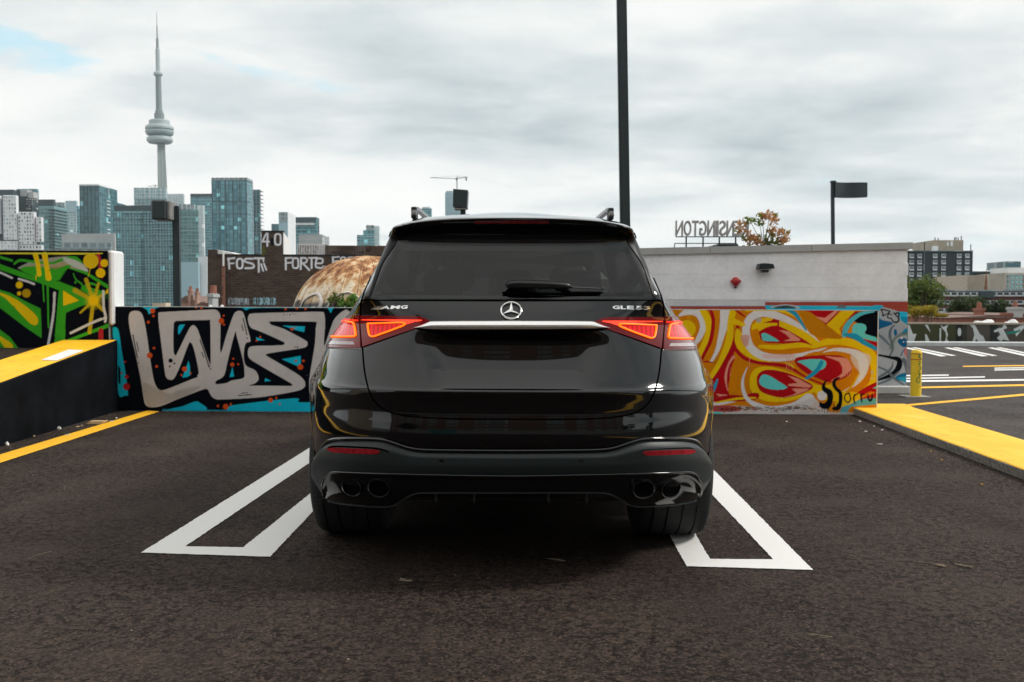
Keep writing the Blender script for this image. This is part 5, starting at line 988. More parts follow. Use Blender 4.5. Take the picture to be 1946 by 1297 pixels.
# wiper
def off_pt(px,py,o_): return SP(*hit(px,py),o_)
wp_ = MB().tube([off_pt(*p) for p in ((962,552,.03),(968,549.5,.035),(985,548.8,.036),(1040,550,.034),(1075,551,.03),(1085,552.5,.026))],[.012,.021,.024,.023,.019,.010],10,flat=.75).build('wiper_arm', plain('wiper_black',(0.006,0.007,0.008),.35,bump=0), car, True)
MB().tube([off_pt(1080,552,.024),off_pt(1120,553,.02),off_pt(1143,554,.018)],[.0042,.0038,.0038],6).tube([off_pt(1141,554,.02),off_pt(1146,554,.02)],.006,8).build('wiper_blade', plain('wiper_grey',(0.05,0.055,0.055),.3,bump=0), wp_)
MB().tube([off_pt(955,560,.012),off_pt(1060,562,.012),off_pt(1140,560,.012)],.006,6).build('wiper_rubber', SEAM, wp_)
# roof rails
for s_ in (1, -1):
    q = MB(); k0 = 0; x0 = .462*s_; pts = [(x0,4.67,1.565),(x0,4.69,1.590),(x0*.997,4.75,1.598),(x0*.993,4.84,1.601),(x0*.98,5.2,1.601),(x0*.96,6.2,1.60),(x0*.96,6.5,1.58)]
    for i,p in enumerate(pts):
        w_ = .013; h_ = .009 if i else .006; q.v += [(p[0]-w_,p[1],p[2]-h_),(p[0]+w_,p[1],p[2]-h_),(p[0]+w_*.7,p[1],p[2]+h_),(p[0]-w_*.7,p[1],p[2]+h_)]
        if i: k = 4*i; q.f += [(k-4+j,k-4+(j+1)%4,k+(j+1)%4,k+j) for j in range(4)]
    q.f += [(3,2,1,0),(24,25,26,27)]; fixn(q.build('roof_rail', plain('rail_grey'+('' if s_>0 else '_b'),(0.16,0.16,0.16),.3,metal=.5,bump=0), car), 40); MB().box(x0-.014,4.68,1.545,x0+.012,4.76,1.60,.004).build('rail_foot', MTB, car); MB().box(x0*.97-.014,6.3,1.52,x0*.97+.012,6.42,1.60,.004).build('rail_foot', MTB, car)
# wheel arches
def xbody(y, z):
    c_, r_ = YCf(z), YRf(z); return Wf(z)*(max(0.0,1-(max(0,c_-y)/(c_-r_))**2))**(1/NFf(z))
for s_ in (1, -1):
    for yc in (AX, AX+2.99):
        q = MB(); A = np.linspace(-0.12 if yc == AX else -.3, math.pi+.3, 46); prof = [(.398,-.09),(.398,-.014),(.402,-.004),(.410,.0025),(.420,.003),(.432,.001)]
        for i,a in enumerate(A):
            for r_,xx in prof: zz_ = .38+r_*math.sin(a); yy_ = yc-r_*math.cos(a); q.v.append((s_*(flare(xbody(yy_,zz_),yy_,zz_)+xx), yy_, zz_))
            if i: k = len(prof)*i; q.f += [(k-len(prof)+j,k-len(prof)+j+1,k+j+1,k+j) for j in range(len(prof)-1)]
        fixn(q.build('wheel_arch', PAINT, car), 60)
        q = MB(); A = np.linspace(-.4,math.pi+.4,24)
        for i,a in enumerate(A):
            for xx in (.60,.88): q.v.append((s_*xx, yc-.41*math.cos(a), .38+.41*math.sin(a)))
            if i: q.f.append((2*i-2,2*i-1,2*i+1,2*i))
        q.f.append(tuple(2*i for i in range(24))); q.build('arch_liner', INK, car)
MB().box(-.60,4.25,.30,.60,8.8,.46,.02).box(-.42,4.16,.36,.42,4.4,.50,.02).build('underbody', INK, car); MB().box(-.93,5.5,.20,.93,7.35,.42,.03).build('sill', MTB, car); MB().box(-.72,4.45,.86,.72,8.3,.87).build('light_block_plate', INK, car)  # last plate is added inside the shell to block light from the windows
# wheels
b = NB('tyre_rubber'); sp = b.n('ShaderNodeSeparateXYZ'); b.l(b.obj(), sp.inputs[0]); ang = b.math('ARCTAN2', sp.outputs[2], sp.outputs[1]); sip = b.math('GREATER_THAN', b.math('SINE', b.math('ADD', b.math('MULTIPLY', ang, 90), b.math('MULTIPLY', sp.outputs[0], 60))), .3)
b.set(color=b.mix(b.math('MULTIPLY', sip, .6),(0.016,0.018,0.020),(0.006,0.007,0.008)), rough=.75); b.bump(b.math('SUBTRACT', 1.0, sip), .9, .006); TY = b.m
RIM = plain('rim_dark', (0.03,0.03,0.035), .25, metal=.7, bump=0)
def wheel(s_, yc):
    w_ = bpy.data.objects.new('wheel', None); col.objects.link(w_); w_.parent = car; w_.location = (s_*.776, yc-AX, .378); q = MB(); R = .378; hw = .173
    pf = [(-hw+.012,.27),(-hw,.30),(-hw,.335),(-hw+.006,.352),(-hw+.02,.366),(-hw+.045,R-.003)]
    xg = [-.105,-.04,.03,.095]
    for g in xg: pf += [(g-.0055,R),(g-.004,R-.009),(g+.004,R-.009),(g+.0055,R)]
    pf += [(hw-.045,R-.003),(hw-.02,.366),(hw-.006,.352),(hw,.335),(hw,.30),(hw-.012,.27)]
    o = MB().lathe([(r,x) for x,r in pf],96,(0,0,0),'x').build('tyre', TY, None); o.parent = w_; fixn(o, 30)
    rim = MB().lathe([(.27,-.135),(.262,-.12),(.25,-.06),(.06,-.05*1),(.0,-.05)],48,(0,0,0),'x').lathe([(.27,.135),(.262,.12),(.25,.02),(.24,.0)],48,(0,0,0),'x').build('rim', RIM, None); rim.parent = w_; fixn(rim, 30); sp_ = MB()
    for k in range(10):
        a = 2*math.pi*k/10; sp_.tube([(s_*.09,.05*math.cos(a),.05*math.sin(a)),(s_*.105,.15*math.cos(a),.15*math.sin(a)),(s_*.12,.255*math.cos(a),.255*math.sin(a))],[.026,.016,.02],6)
    sp_.lathe([(.06,s_*.06),(.055,s_*.115),(0,s_*.12)],20,(0,0,0),'x'); so = sp_.build('spokes', RIM, None); so.parent = rim
for s_ in (1,-1):
    for yc in (AX, AX+2.99): wheel(s_, yc)
# cabin: seats, headrests, mirror
SE = plain('seat_leather', (0.014,0.015,0.016), .55, bump=.1)
def seat(x,y,w_,zt,hr=True):
    q = MB().box(x-w_/2,y,.87,x+w_/2,y+.14,zt,.05).box(x-w_/2,y+.1,.87,x+w_/2,y+.6,.98,.05); o = q.build('seat', SE, car)
    if hr: MB().box(x-.13,y+.0,zt+.04,x+.13,y+.10,zt+.20,.045).tube([(x-.05,y+.05,zt-.02),(x-.05,y+.05,zt+.06)],.008).tube([(x+.05,y+.05,zt-.02),(x+.05,y+.05,zt+.06)],.008).build('headrest', SE, o)
for x_ in (-.40,.0,.40): seat(x_,5.45,.38,1.13)
for x_ in (-.37,.37): seat(x_,6.35,.46,1.19)
MB().box(-.11,7.0,1.37,.11,7.03,1.44,.01).build('interior_mirror', INK, car); MB().box(-.66,7.3,.95,.66,7.6,1.08,.05).build('dashboard', INK, car); MB().box(-.58,4.3,1.12,.58,5.3,1.125).build('parcel_shelf', INK, car)
for s_ in (1,-1): autosmooth(MB().box(s_*.83,7.15,1.09,s_*1.02,7.27,1.22,.035).box(s_*.78,7.18,1.07,s_*.86,7.24,1.12,.015).build('door_mirror', PAINT, car), 60)
# ================================================================== skyline
def facade(name, ga, gb, line, fh, bw, mull=.12, slab=.16, metal=.0, rough=.18, sky=.0):
    b = NB(name); sp = b.n('ShaderNodeSeparateXYZ'); b.l(b.pos(), sp.inputs[0]); u = b.math('DIVIDE', b.math('ADD', sp.outputs[0], b.math('MULTIPLY', sp.outputs[1], 1.0)), bw); v = b.math('DIVIDE', sp.outputs[2], fh)
    cb = b.n('ShaderNodeCombineXYZ'); b.l(b.math('FLOOR', u), cb.inputs[0]); b.l(b.math('FLOOR', v), cb.inputs[1]); wnz = b.n('ShaderNodeTexWhiteNoise'); wnz.noise_dimensions = '2D'; b.l(cb.outputs[0], wnz.inputs[0])
    r = b.math('ADD', b.math('MULTIPLY', wnz.outputs[0], .5), b.math('MULTIPLY', b.noise(.035,3,.5), .5)); c = b.mix(b.ramp(r,[(0.25,0.0),(0.95,1.0)]), ga, gb); c = b.mix(b.math('GREATER_THAN', wnz.outputs[0], .975), c, tuple(min(1,x*2.2+.05) for x in gb))
    fu = b.math('FRACT', u); fv = b.math('FRACT', v); m = b.math('MAXIMUM', b.math('LESS_THAN', fu, mull), b.math('LESS_THAN', fv, slab)); c = b.mix(m, c, line)
    b.set(color=c, rough=b.math('ADD', b.math('MULTIPLY', m, .4), rough), spec=.5, metal=metal); return b.m
FM = dict(  # skyline colours carry some distance haze: mixed lighter and more teal
 glass=facade('glass_teal',(0.015,0.12,0.15),(0.11,0.36,0.41),(0.20,0.40,0.44),3.0,2.3,.14,.2), dglass=facade('glass_dark',(0.018,0.08,0.105),(0.08,0.22,0.25),(0.07,0.15,0.17),3.0,3.4,.08,.1),
 main=facade('glass_blue_grid',(0.02,0.13,0.17),(0.14,0.40,0.46),(0.04,0.13,0.16),3.1,3.2,.22,.16), pale=facade('glass_pale',(0.14,0.30,0.34),(0.32,0.48,0.51),(0.48,0.56,0.57),3.2,4,.2,.25),
 green=facade('glass_green',(0.03,0.13,0.14),(0.13,0.33,0.34),(0.20,0.35,0.36),2.9,2.6,.12,.24), dark=plain('cladding_dark',(0.025,0.05,0.06),.5,var=.1,scale=.1,bump=0), conc=plain('cladding_concrete',(0.40,0.42,0.42),.8,var=.1,scale=.1,bump=0),
 white=plain('cladding_white',(0.66,0.69,0.71),.6,var=.05,scale=.1,bump=0), bright=facade('glass_bright',(0.50,0.60,0.62),(0.68,0.74,0.75),(0.42,0.52,0.54),3,3,.2,.15), grey=facade('glass_grey',(0.10,0.15,0.17),(0.26,0.33,0.35),(0.30,0.36,0.37),3.2,3.6,.3,.3),
 sky=plain('glass_flat_blue',(0.30,0.46,0.52),.2,var=.06,scale=.03,bump=0), tan=plain('wall_tan',(0.34,0.29,0.23),.8,var=.12,scale=.2), brick=plain('wall_brick_far',(0.30,0.12,0.08),.85,var=.2,scale=.8), brown=plain('band_brown',(0.10,0.035,0.03),.8), slab=plain('balcony_slab',(0.27,0.40,0.42),.7,var=.08,scale=.1,bump=0))
GB = -12.0
def tbox(px0,px1,py,Y,dep,pyb=None):
    a, c = P(px0,py,Y), P(px1,py,Y); z1 = (a.z+c.z)/2; z0 = GB if pyb is None else (P(px0,pyb,Y).z+P(px1,pyb,Y).z)/2; return (a.x,Y,z0,c.x,Y+dep,z1)
def lean(o, px): o.rotation_euler.y = -0.010 if px < 900 else -0.004
def tower(name, label, parts, slabs=None, cat='tower', group=None, fins=None):
    """parts: (partname, px0, px1, ytop, Y, depth, material[, ybottom]); slabs: (px0,px1,ytop,ybot,Y,depth,step m,out m)"""
    p0 = parts[0]; bx_ = tbox(*p0[1:6]); t = empty(name, ((bx_[0]+bx_[3])/2, bx_[1], GB), label, cat, group)
    for p in parts: MB().box(*tbox(p[1],p[2],p[3],p[4],p[5],p[7] if len(p) > 7 else None)).build(p[0], FM[p[6]] if isinstance(p[6],str) else p[6], t)
    for s_ in (slabs or []):
        x0,y0,z0,x1,y1,z1 = tbox(*s_[:3],*s_[4:6],s_[3]); q = MB(); z = z1-.4
        while z > z0: q.box(x0-s_[7]*.2,y0-s_[7],z-.22,x1+s_[7],y1,z); z -= s_[6]
        o = q.build('floor_slab', s_[8] if len(s_) > 8 else FM['slab'], t); o['kind'] = 'stuff'
    for s_ in (fins or []):
        x0,y0,z0,x1,y1,z1 = tbox(*s_[:3],*s_[4:6],s_[3]); q = MB(); n_ = max(2,int((x1-x0)/s_[6]))
        for i in range(n_+1): xx = x0+(x1-x0)*i/n_; q.box(xx-.18,y0-s_[7],z0,xx+.18,y0+.1,z1)
        o = q.build('mullion', s_[8] if len(s_) > 8 else FM['dark'], t); o['kind'] = 'stuff'
    lean(t, p0[1]); return t
def wins(t, px0,px1,py0,py1,Y,cols,rows,wf,hf,mat,pn='window',skip=lambda i,j: False):
    """each window a part sharing one mesh"""
    x0,_,z0,x1,_,z1 = tbox(px0,px1,py0,Y,1,py1); cw, rh = (x1-x0)/cols, (z1-z0)/rows; w_, h_ = cw*wf, rh*hf; q = MB().box(0,-.10,0,w_,.02,h_); me = bpy.data.meshes.new(pn)
    q.box(w_*.08,-.13,h_*.30,w_*.50,-.09,h_*.94).box(w_*.54,-.13,h_*.30,w_*.94,-.09,h_*.94); me.from_pydata(q.v,[],q.f)
    for m_ in (mat if isinstance(mat,tuple) else (mat,WPANE)): me.materials.append(m_)
    me.polygons.foreach_set('material_index',[0]*6+[1]*12)
    for i in range(cols):
        for j in range(rows):
            if skip(i,j): continue
            o = bpy.data.objects.new(pn, me); col.objects.link(o); o.parent = t; o.location = Vector((x0+cw*(i+.5)-w_/2, Y, z0+rh*(j+.5)-h_/2))-Vector(t.location)
WPANE = plain('window_pane',(0.24,0.31,0.33),.12,var=.5,scale=.15,bump=0); WPD = plain('window_pane_dark',(0.02,0.04,0.05),.15,var=.4,scale=.3,bump=0)
# far tower needle
Yc_ = 1726.0; k_ = Yc_/1892; base = P(312,600,Yc_); tip = P(302,22,Yc_); cn = empty('observation_tower', (base.x,Yc_,GB), 'very tall concrete observation tower with round pod and needle mast', 'tower')
CC = plain('tower_concrete',(0.18,0.225,0.23),.8,var=.06,scale=.02,bump=0); CW_ = plain('tower_pod_white',(0.34,0.41,0.42),.5,var=.04,scale=.05,bump=0); CG = plain('tower_pod_glass',(0.12,0.20,0.22),.3,bump=0,scale=.1)
def cz(py): return P(305,py,Yc_).z
def cl_(name, prof, mat, n=28):
    MB().lathe([(r*k_, cz(py)-GB) for r,py in prof], n, (base.x,Yc_,GB)).build(name, mat, cn, False); autosmooth(cn.children[-1], 30)
q = MB(); lv = [(600,19,8),(500,16,7),(420,13,6),(355,11,5.2),(300,9.6,4.7),(268,9,4.4)]; K = 36
for py,ro,ri in lv:
    for i in range(K):
        a = 2*math.pi*i/K; c3 = max(0,math.cos(3*(a-.35)))**3; r = (ri+(ro-ri)*c3)*k_; q.v.append((base.x+r*math.cos(a),Yc_+r*math.sin(a),cz(py)))
for j in range(len(lv)-1):
    for i in range(K): q.f.append((j*K+i,j*K+(i+1)%K,(j+1)*K+(i+1)%K,(j+1)*K+i))
q.build('shaft', CC, cn); cl_('radome_ring',[(9,273),(20,272.5),(23.5,269),(24,266),(23,262),(18,260),(9,259)],CW_); cl_('observation_deck',[(18,260),(23,257),(24.5,256),(24.5,254.5)],CG); cl_('pod',[(24.5,254.5),(26,252),(26,250),(24,249.5),(24,247),(26,246.5),(26,243),(24,240),(19,238.5),(19,230.5),(17.5,229),(8,228.6)],CW_)
cl_('pod_window',[(24.4,250),(24.4,246.5)],CG); cl_('equipment_crown',[(8,229),(9,226),(9,216),(7,215),(7,211),(5.5,209)],CC,14); cl_('upper_shaft',[(6,212),(5.6,200),(5.1,146)],CC,12); cl_('sky_pod',[(4.8,146),(8,143.5),(8.6,141),(8,138.5),(4.2,136)],CW_); cl_('mast_base',[(4.2,137),(3.9,94),(3.0,92)],CW_,12); cl_('mast',[(2.6,93),(2.4,74),(1.3,72),(1.1,50),(.6,48),(.4,22)],CC,8)
cn.rotation_euler.y = -0.0175
E = 900.0
tower('apartment_tower','dark grey tower with white window panels at the far left edge',[('body',-60,28,361,600,4,'dark'),('body_wing',28,62,362,618,9,'dark'),('red_strip',67,69.4,414,598,1,plain('red_strip',(0.30,0.02,0.03),.6),460)],cat='tower')
t_ = bpy.data.objects['apartment_tower']
for (a,c,y0,y1,nc,nr) in ((7,33,372,457,5,12),(36,67,404,466,6,9),(69.5,80.5,414,461,2,7),(-30,34.5,459,486,10,4),(38,80.5,467,490,7,3),(-30,1.5,372,445,5,10)):
    bx_ = tbox(a,c,y0,597,3,y1); MB().box(*bx_,.25).build('white_panel', FM['white'], t_); q = MB(); x0,Y0,z0,x1,_,z1 = bx_; cw,rh=(x1-x0)/nc,(z1-z0)/nr
    for i in range(nc):
        for j in range(nr):
            if random.random()<.8: ww = cw*random.choice((.22,.3,.5)); q.box(x0+cw*(i+.5)-ww/2,Y0-.05,z0+rh*(j+.25),x0+cw*(i+.5)+ww/2,Y0+.1,z0+rh*(j+.78))
    o = q.build('window', WPANE if a in (7,-30) else WPD, t_); o['kind']='stuff'
for (a,c,y0,y1) in ((41,54,361.5,374),(56,66,365.5,377)): MB().box(*tbox(a,c,y0,610,6,y1)).build('roof_panel', FM['conc'], t_)
q = MB()
for i in range(5):
    for j in range(5):
        if random.random()<.7: bx_ = tbox(51+i*4.6,53+i*4.6,378+j*4.4,616,2,381+j*4.4); q.box(bx_[0],616.6,bx_[2],bx_[3],618.1,bx_[5])
q.build('window', FM['conc'], t_)['kind']='stuff'
tower('office_tower','teal glass tower top peeking out above the white-panelled tower',[('body',34,72,359.5,900,4,'glass')])
tower('condo_tower','greenish balconied tower with a dark flat top, second group from the left',[('body',73,105,392,700,21,'green'),('dark_crown',75,104,379.5,702,3,'dark',394),('grey_crown',103,124,385,722,3,'grey',404)],[(94,104,398,500,699,21,2.2,1.2,FM['dark']),(73,104.5,396,500,700,21,2.6,.5)])
tower('slender_tower','pale blue slender tower between two darker ones',[('body',126,147,382,1200,4,'sky',405),('lower_body',126,147,404,1200,4,'pale')])
tower('condo_tower','narrow teal tower tucked against the left side of the dark-topped tower',[('body',147.5,156,392,1000,4,'glass')])
tower('dark_glass_tower','dark blue glass tower with white curved balconies on its right side',[('body',154,190,353,620,17,'dglass'),('roof_rim',152.5,190,350.5,619.5,17.6,'white',353),('right_wing',190,211,358,637,12,'dglass'),('crown_panel',190,208,360,634,1.5,'grey',375),('low_wing',190,226,386,650,14,'dglass')],
      fins=[(154,190,353,500,620,1,2.3,.15)])
t_ = bpy.data.objects['dark_glass_tower']
q = MB()
for j in range(17):
    for (a,c,o_) in ((192,200,0),(199,206,2.2),(208,216,1),(215,222,3)):
        if a>206 and j<3: continue
        bx_ = tbox(a,c,379+j*6.8+o_,632 if a<206 else 645,5,380.6+j*6.8+o_); 
        if random.random()<.85: q.box(*bx_)
q.build('balcony', FM['white'], t_)['kind']='stuff'
tower('low_concrete_block','low grey block with concrete top and glass band above the green graffiti wall',[('glass_floor',117,212,460,420,2,'grey'),('concrete_top',119,218,444.5,421,2,'conc',460),('end_slab',214,220,446,419,1,'conc'),('lower_terrace',106,210,474,410,2,'grey')],[(107,211,469,500,409,2,1.3,.5)],cat='building')
tower('slab_tower','broad teal glass residential slab with floor lines and dark top band',[('body',218,269,402,560,2,'glass'),('right_body',269,330,402,561.5,2,'glass'),('dark_crown',219,329,391,562,1.5,'dark',403)],[(218,269,403,600,560,1.5,1.55,.35,FM['slab']),(269,330.5,403,600,561.5,1.5,1.55,.55,FM['slab'])],fins=[(218,269,403,600,560,1,1.6,.12,FM['dark']),(269,331,403,600,561.4,1,1.6,.12,FM['dark'])])
tower('striped_tower','pale striped tower block directly in front of the observation tower shaft',[('body',257,318,357,1000,3,'pale'),('right_body',318,351,369,1040,3,'bright')],fins=[(257,318,357,378,999,1,5,.4,FM['white']),(318,351,369,392,1039,1,5,.4,FM['white'])],slabs=[(257,318,378,400,999,3,3.2,.6)])
tower('condo_tower','grey teal tower with bright right side, just right of the boxy lamp head',[('body',338,377,399,640,3,'green'),('crown',340,372,388.5,641,2,'grey',400),('sunlit_side',377,389,391,641,2,'bright')],[(338,377.3,401,560,640,3,2.1,.5)],fins=[(341,372,389,400,640.6,1,2.2,.2,FM['white'])])  # right face gets a brighter cladding: sunlight put into its colour
tower('mirror_block','flat pale blue glass block low in front of the towers',[('body',341,378,498,300,1.5,'sky'),('white_wing',378,395,488,302,1,'white')],cat='building')
tower('office_tower','teal tower standing behind and left of the tallest glass tower',[('body',364,408,373,1050,4,'glass'),('dark_crown',364,408,368.5,1049,4,'dark',374)],[(364,408,375,520,1050,40,3,.5)])
tower('grid_tower','tallest blue glass tower with a dark grid of lines',[('body',405,471,342,760,16,'main'),('crown_rim',404.5,472,338,759.5,17,'grey',343),('right_side',471,482,345,777,2,'grey'),('construction_bay',482,496.5,361,790,2,'main')],fins=[(405,471,339,500,760,1,5.2,.35,FM['dark']),(482,496.5,361,500,790,1,2.9,.3,FM['conc'])],slabs=[(405,471,382,390,760,10,9,.4,FM['dark']),(405,471,406,410,760,10,9,.4,FM['dark']),(482,497,362,500,790,10,3,.4,FM['conc'])])
tower('teal_block','small teal block peeking left of the white-sided tower',[('body',517.5,534,426,900,20,'dglass')],cat='building')
tower('white_sided_tower','slim tower with blue front and broad white right flank',[('body',531.5,548,403.5,700,25,'sky'),('dark_top',533,548,404,699.5,2,'grey',421),('white_flank',548,549,404,700.5,25,'white')])
tower('office_block','grey blue office block with a white band behind the slim white-flanked tower',[('body',563,604,413,900,3,'glass'),('right_side',601,608,415,905,2,'grey'),('dark_top',563,602,414,899,3,'dark',423),('white_band',563,598,424,898,3,'white',428)],[(563,602,430,470,899,10,3.2,.4)],cat='building')
tower('rounded_block','pale rounded grey block low above the rooftop sheds',[('body',569,614,446,500,8,'conc'),('right_step',614,627,450,520,3,'white')],[(569,614,447,480,500,10,2.4,.15)],cat='building')
tower('stepped_tower','stepped teal glass block standing alone left of the car roof',[('body',680,712,447,600,6,'glass'),('upper_step',692,712,438,600.5,6,'glass',448),('top_block',697.5,712,428.5,601,6,'grey',440),('right_side',712,722,430,603,6,'bright')],[(680,712,449,490,600,4,3.2,.4,FM['white'])])  # brighter right side has the sun's light mixed into its cladding
tower('blue_tower','light blue tower behind the lamp head above the car roof',[('body',848,880,366,1000,4,'sky'),('top',850,872,363,1001,4,'pale',367)],[(848,880,376,410,1000,10,3.6,.4)])
tower('teal_block','teal block just right of the left roof rail',[('body',803,822,396.5,900,4,'glass'),('white_top',804,819,393.5,901,4,'white',397)],cat='building')
cr = empty('tower_crane', (P(868,405,1100).x,1100,GB), 'tower crane with long thin jib above the car roof', 'crane'); q = MB(); CRN = plain('crane_grey',(0.16,0.20,0.20),.6,bump=0)
q = MB().tube([P(868.5,400,1100),P(868.5,336,1100)],.55,4); q.build('mast', CRN, cr); q = MB().tube([P(817,338,1100),P(868,340,1100)],.32,4).tube([P(868,334.5,1100),P(817,338,1100)],.1,4); q.build('jib', CRN, cr); MB().tube([P(868,339.5,1100),P(889,337,1100)],.45,4).tube([P(868,334.5,1100),P(889,337,1100)],.12,4).build('counter_jib', CRN, cr); a=P(886,342,1100); MB().box(a.x-.8,1099,a.z-1,a.x+.8,1101,a.z+2).build('counterweight', CRN, cr); a=P(868,340,1100); MB().box(a.x-1,1098.6,a.z-1.6,a.x+1,1101,a.z+.5).build('cab', CRN, cr)
q = MB(); c2 = empty('tower_crane', (P(292,352,1300).x,1300,GB), 'tiny crane on the roof in front of the observation tower shaft', 'crane'); MB().tube([P(281,354.5,1300),P(299,353,1300)],.4,4).build('jib', CRN, c2); MB().tube([P(295,362,1300),P(295,350,1300)],.5,4).build('mast', CRN, c2)
# rooftops and chimneys left
def house(name,label,px0,px1,pyr,pye,Y,wall,dep=6,gable=True):
    t = empty(name,(P((px0+px1)/2,600,Y).x,Y,GB),label,'house'); x0,_,z0,x1,_,z1 = tbox(px0,px1,pye,Y,dep,None); MB().box(x0,Y,GB,x1,Y+dep,z1).build('wall', wall, t); zr = P((px0+px1)/2,pyr,Y).z
    MB().prism([(x0-.1,Y-.1,z1),(x1+.1,Y-.1,z1),((x0+x1)/2,Y-.1,zr)],(0,dep+.2,0)).build('roof', plain('roof_'+str(px0),(0.17,0.11,0.09),.9,scale=2), t); return t
def chimney(t,px0,px1,py0,py1,Y,mat,pots=1):
    x0,_,z0,x1,_,z1 = tbox(px0,px1,py0,Y,.6,py1); c_ = MB().box(x0,Y,z0-1,x1,Y+.6,z1).box(x0-.04,Y-.04,z1-.12,x1+.04,Y+.64,z1-.02).build('chimney', mat, t)
    for i in range(pots): xx = x0+(x1-x0)*(i+.5)/pots; MB().lathe([(.11,0),(.1,.25),(.0,.26)],10,(xx,Y+.3,z1)).build('chimney_pot', FM['brick'], c_)
PKB = plain('brick_pinkish',(0.36,0.22,0.17),.85,var=.2,scale=2)
h1 = house('gable_house','pinkish gabled house roof left of the brown brick building, nearest the lamp pole',338,372,562,574,70,PKB); chimney(h1,357,362,551,575,69,PKB); chimney(h1,370,375,555,580,69,PKB)
h2 = house('gable_house','low dark roof with a grey chimney beside the brown brick building corner',375,400,574,579,60,PKB); chimney(h2,396,404,558,584,31,FM['conc'])
for px,lab in ((400,'small white mushroom vent above the low wall, left one'),(422,'small white mushroom vent above the low wall, right one')):
    vt = empty('roof_vent', tuple(P(px,592,30)), lab, 'vent'); c_ = P(px,586,30); MB().lathe([(.03,-.35),(.03,0),(.06,.0),(.065,.04),(.04,.09),(0,.1)],12,tuple(c_)).build('vent_cap', RW, vt)
tower('parapet_piece','tan stub of masonry just above the low wall beneath the lamp pole',[('body',299,324,576,26,.4,plain('tan_stub',(0.62,0.52,0.38),.8))],cat='masonry')
# ------------------------------------------------------------------ right-hand background
DT = plain('dark_slab_wall',(0.018,0.035,0.042),.6,var=.15,scale=.2,bump=0)
tower('dark_apartment_block','dark slab apartment block with rows of white-framed windows and a tan penthouse',[('body',1700,1850,477.5,150,14,DT),('penthouse',1775,1832,457,153,8,'tan',479),('penthouse_shadow_side',1772.5,1775,458,153.5,7,'dark',479),('roof_rim',1700,1851,476.5,149.7,14.4,'grey',478),('white_hut',1777,1784,468,152.5,1,'white',478),('corner_pilaster',1757.5,1758.5,478,149.8,.4,'grey')],cat='building')
t_ = bpy.data.objects['dark_apartment_block']
for a in (1729,1744,1773.5,1789.5,1819,1834.5): wins(t_,a,a+9.5,481,575,149.9,1,8,.85,.66,(FM['white'],WPANE),skip=lambda i,j: False)
MB().box(*tbox(1801,1804,461,152.9,.3,468)).box(*tbox(1808,1812,459,152.9,.3,468)).build('penthouse_window', FM['white'], t_)
q = MB()
for a,h_ in ((1778,452),(1784,453),(1815,452),(1818,451),(1822,452),(1828,449),(1758,460),(1846,465)): q.tube([P(a,478 if a in (1758,1846) else 457,154),P(a,h_,154)],.08,4)
q.build('antenna', DK, t_)
tower('tan_block','plain tan block with blank walls beside the brick spire',[('body',1830,1872,523.5,120,8,'tan'),('pale_end',1829,1840,524,119.8,7,plain('tan_pale',(0.46,0.40,0.33),.8))],cat='building')
tower('teal_office','teal glass office block behind the brick spire',[('body',1850,1912,518,170,14,'dglass'),('dark_roof',1848,1918,516,169,12,'dark',519)],[(1876,1911,520,560,169.8,5,1.4,.25,FM['glass'])],cat='building')
tower('glass_penthouse','small teal glass box far right above the pale flats',[('body',1914,1941,497,190,8,'grey',512),('glass',1916,1939,500,189.5,1,'dglass',510)],cat='building')
tower('pale_flats','pale flats with a light roof at the far right edge',[('body',1911,1990,519,160,10,plain('flats_pale',(0.50,0.45,0.38),.8,scale=.3)),('light_roof',1916,1990,509,163,6,'white',520)],cat='building'); t_ = bpy.data.objects['pale_flats']; wins(t_,1913,1985,521,556,159.9,9,4,.62,.7,(FM['glass'],WPANE))
sp_ = empty('brick_spire', tuple(P(1873,552,110)), 'narrow brown spire rising beside the tan block', 'spire'); c_ = P(1873.5,552,110); q = MB().lathe([(.22,-8),(.2,.4),(.16,.5),(.13,1.2),(.05,1.9),(0,2.4)],6,tuple(c_)); q.build('spire_body', plain('spire_brown',(0.20,0.10,0.05),.8), sp_)
AP = tower('brown_apartment_row','long low apartment row with brown bands and strips of white windows',[('body',1762,2060,553,95,10,'brown'),('roof_edge',1760,2062,551.5,94.8,10.4,'grey',554)]+[('window_strip',1772,2060,y0,94.85,.3,'bright',y1) for y0,y1 in ((556,563.5),(571.5,579),(587,594.5))]+[('white_balcony_end',1772,1782,y0,94.6,.5,'white',y0+7) for y0 in (556.5,)],cat='building')
for y0,y1 in ((555.5,564),(571,579.5),(586.5,595)): wins(AP,1782,2056,y0,y1,94.8,22,1,.8,.9,(FM['white'],WPD))
MB().box(*tbox(1864,1891,555,94.4,.3,566)).build('recess_shade_box', FM['dark'], AP)  # dark box proud of the wall paints in the shade of a recess
tree('large_tree','big green tree beside the white building corner, in front of the dark apartments',(P(1738,620,60).x,60,-12),15.25,1.75,G1,6000,.13,11,clumps=30,cbase=.76)
tree('street_tree','dark green tree standing in front of the brown apartment row',(P(1836,620,70).x,70,-12),14.15,1.7,G2,4200,.12,12,clumps=24,cbase=.85,flatten=.8)
tree('street_tree','second dark green tree farther right before the brown apartment row',(P(1882,620,71).x,71,-12),14.0,1.5,G2,3600,.12,13,clumps=20,cbase=.85,flatten=.8)
tree('street_tree','small dark green bush-like tree just left of the brick chimney roof',(P(1797,620,52).x,52,-12),13.1,.7,G2,1500,.09,14,clumps=12,cbase=.88,flatten=.8)
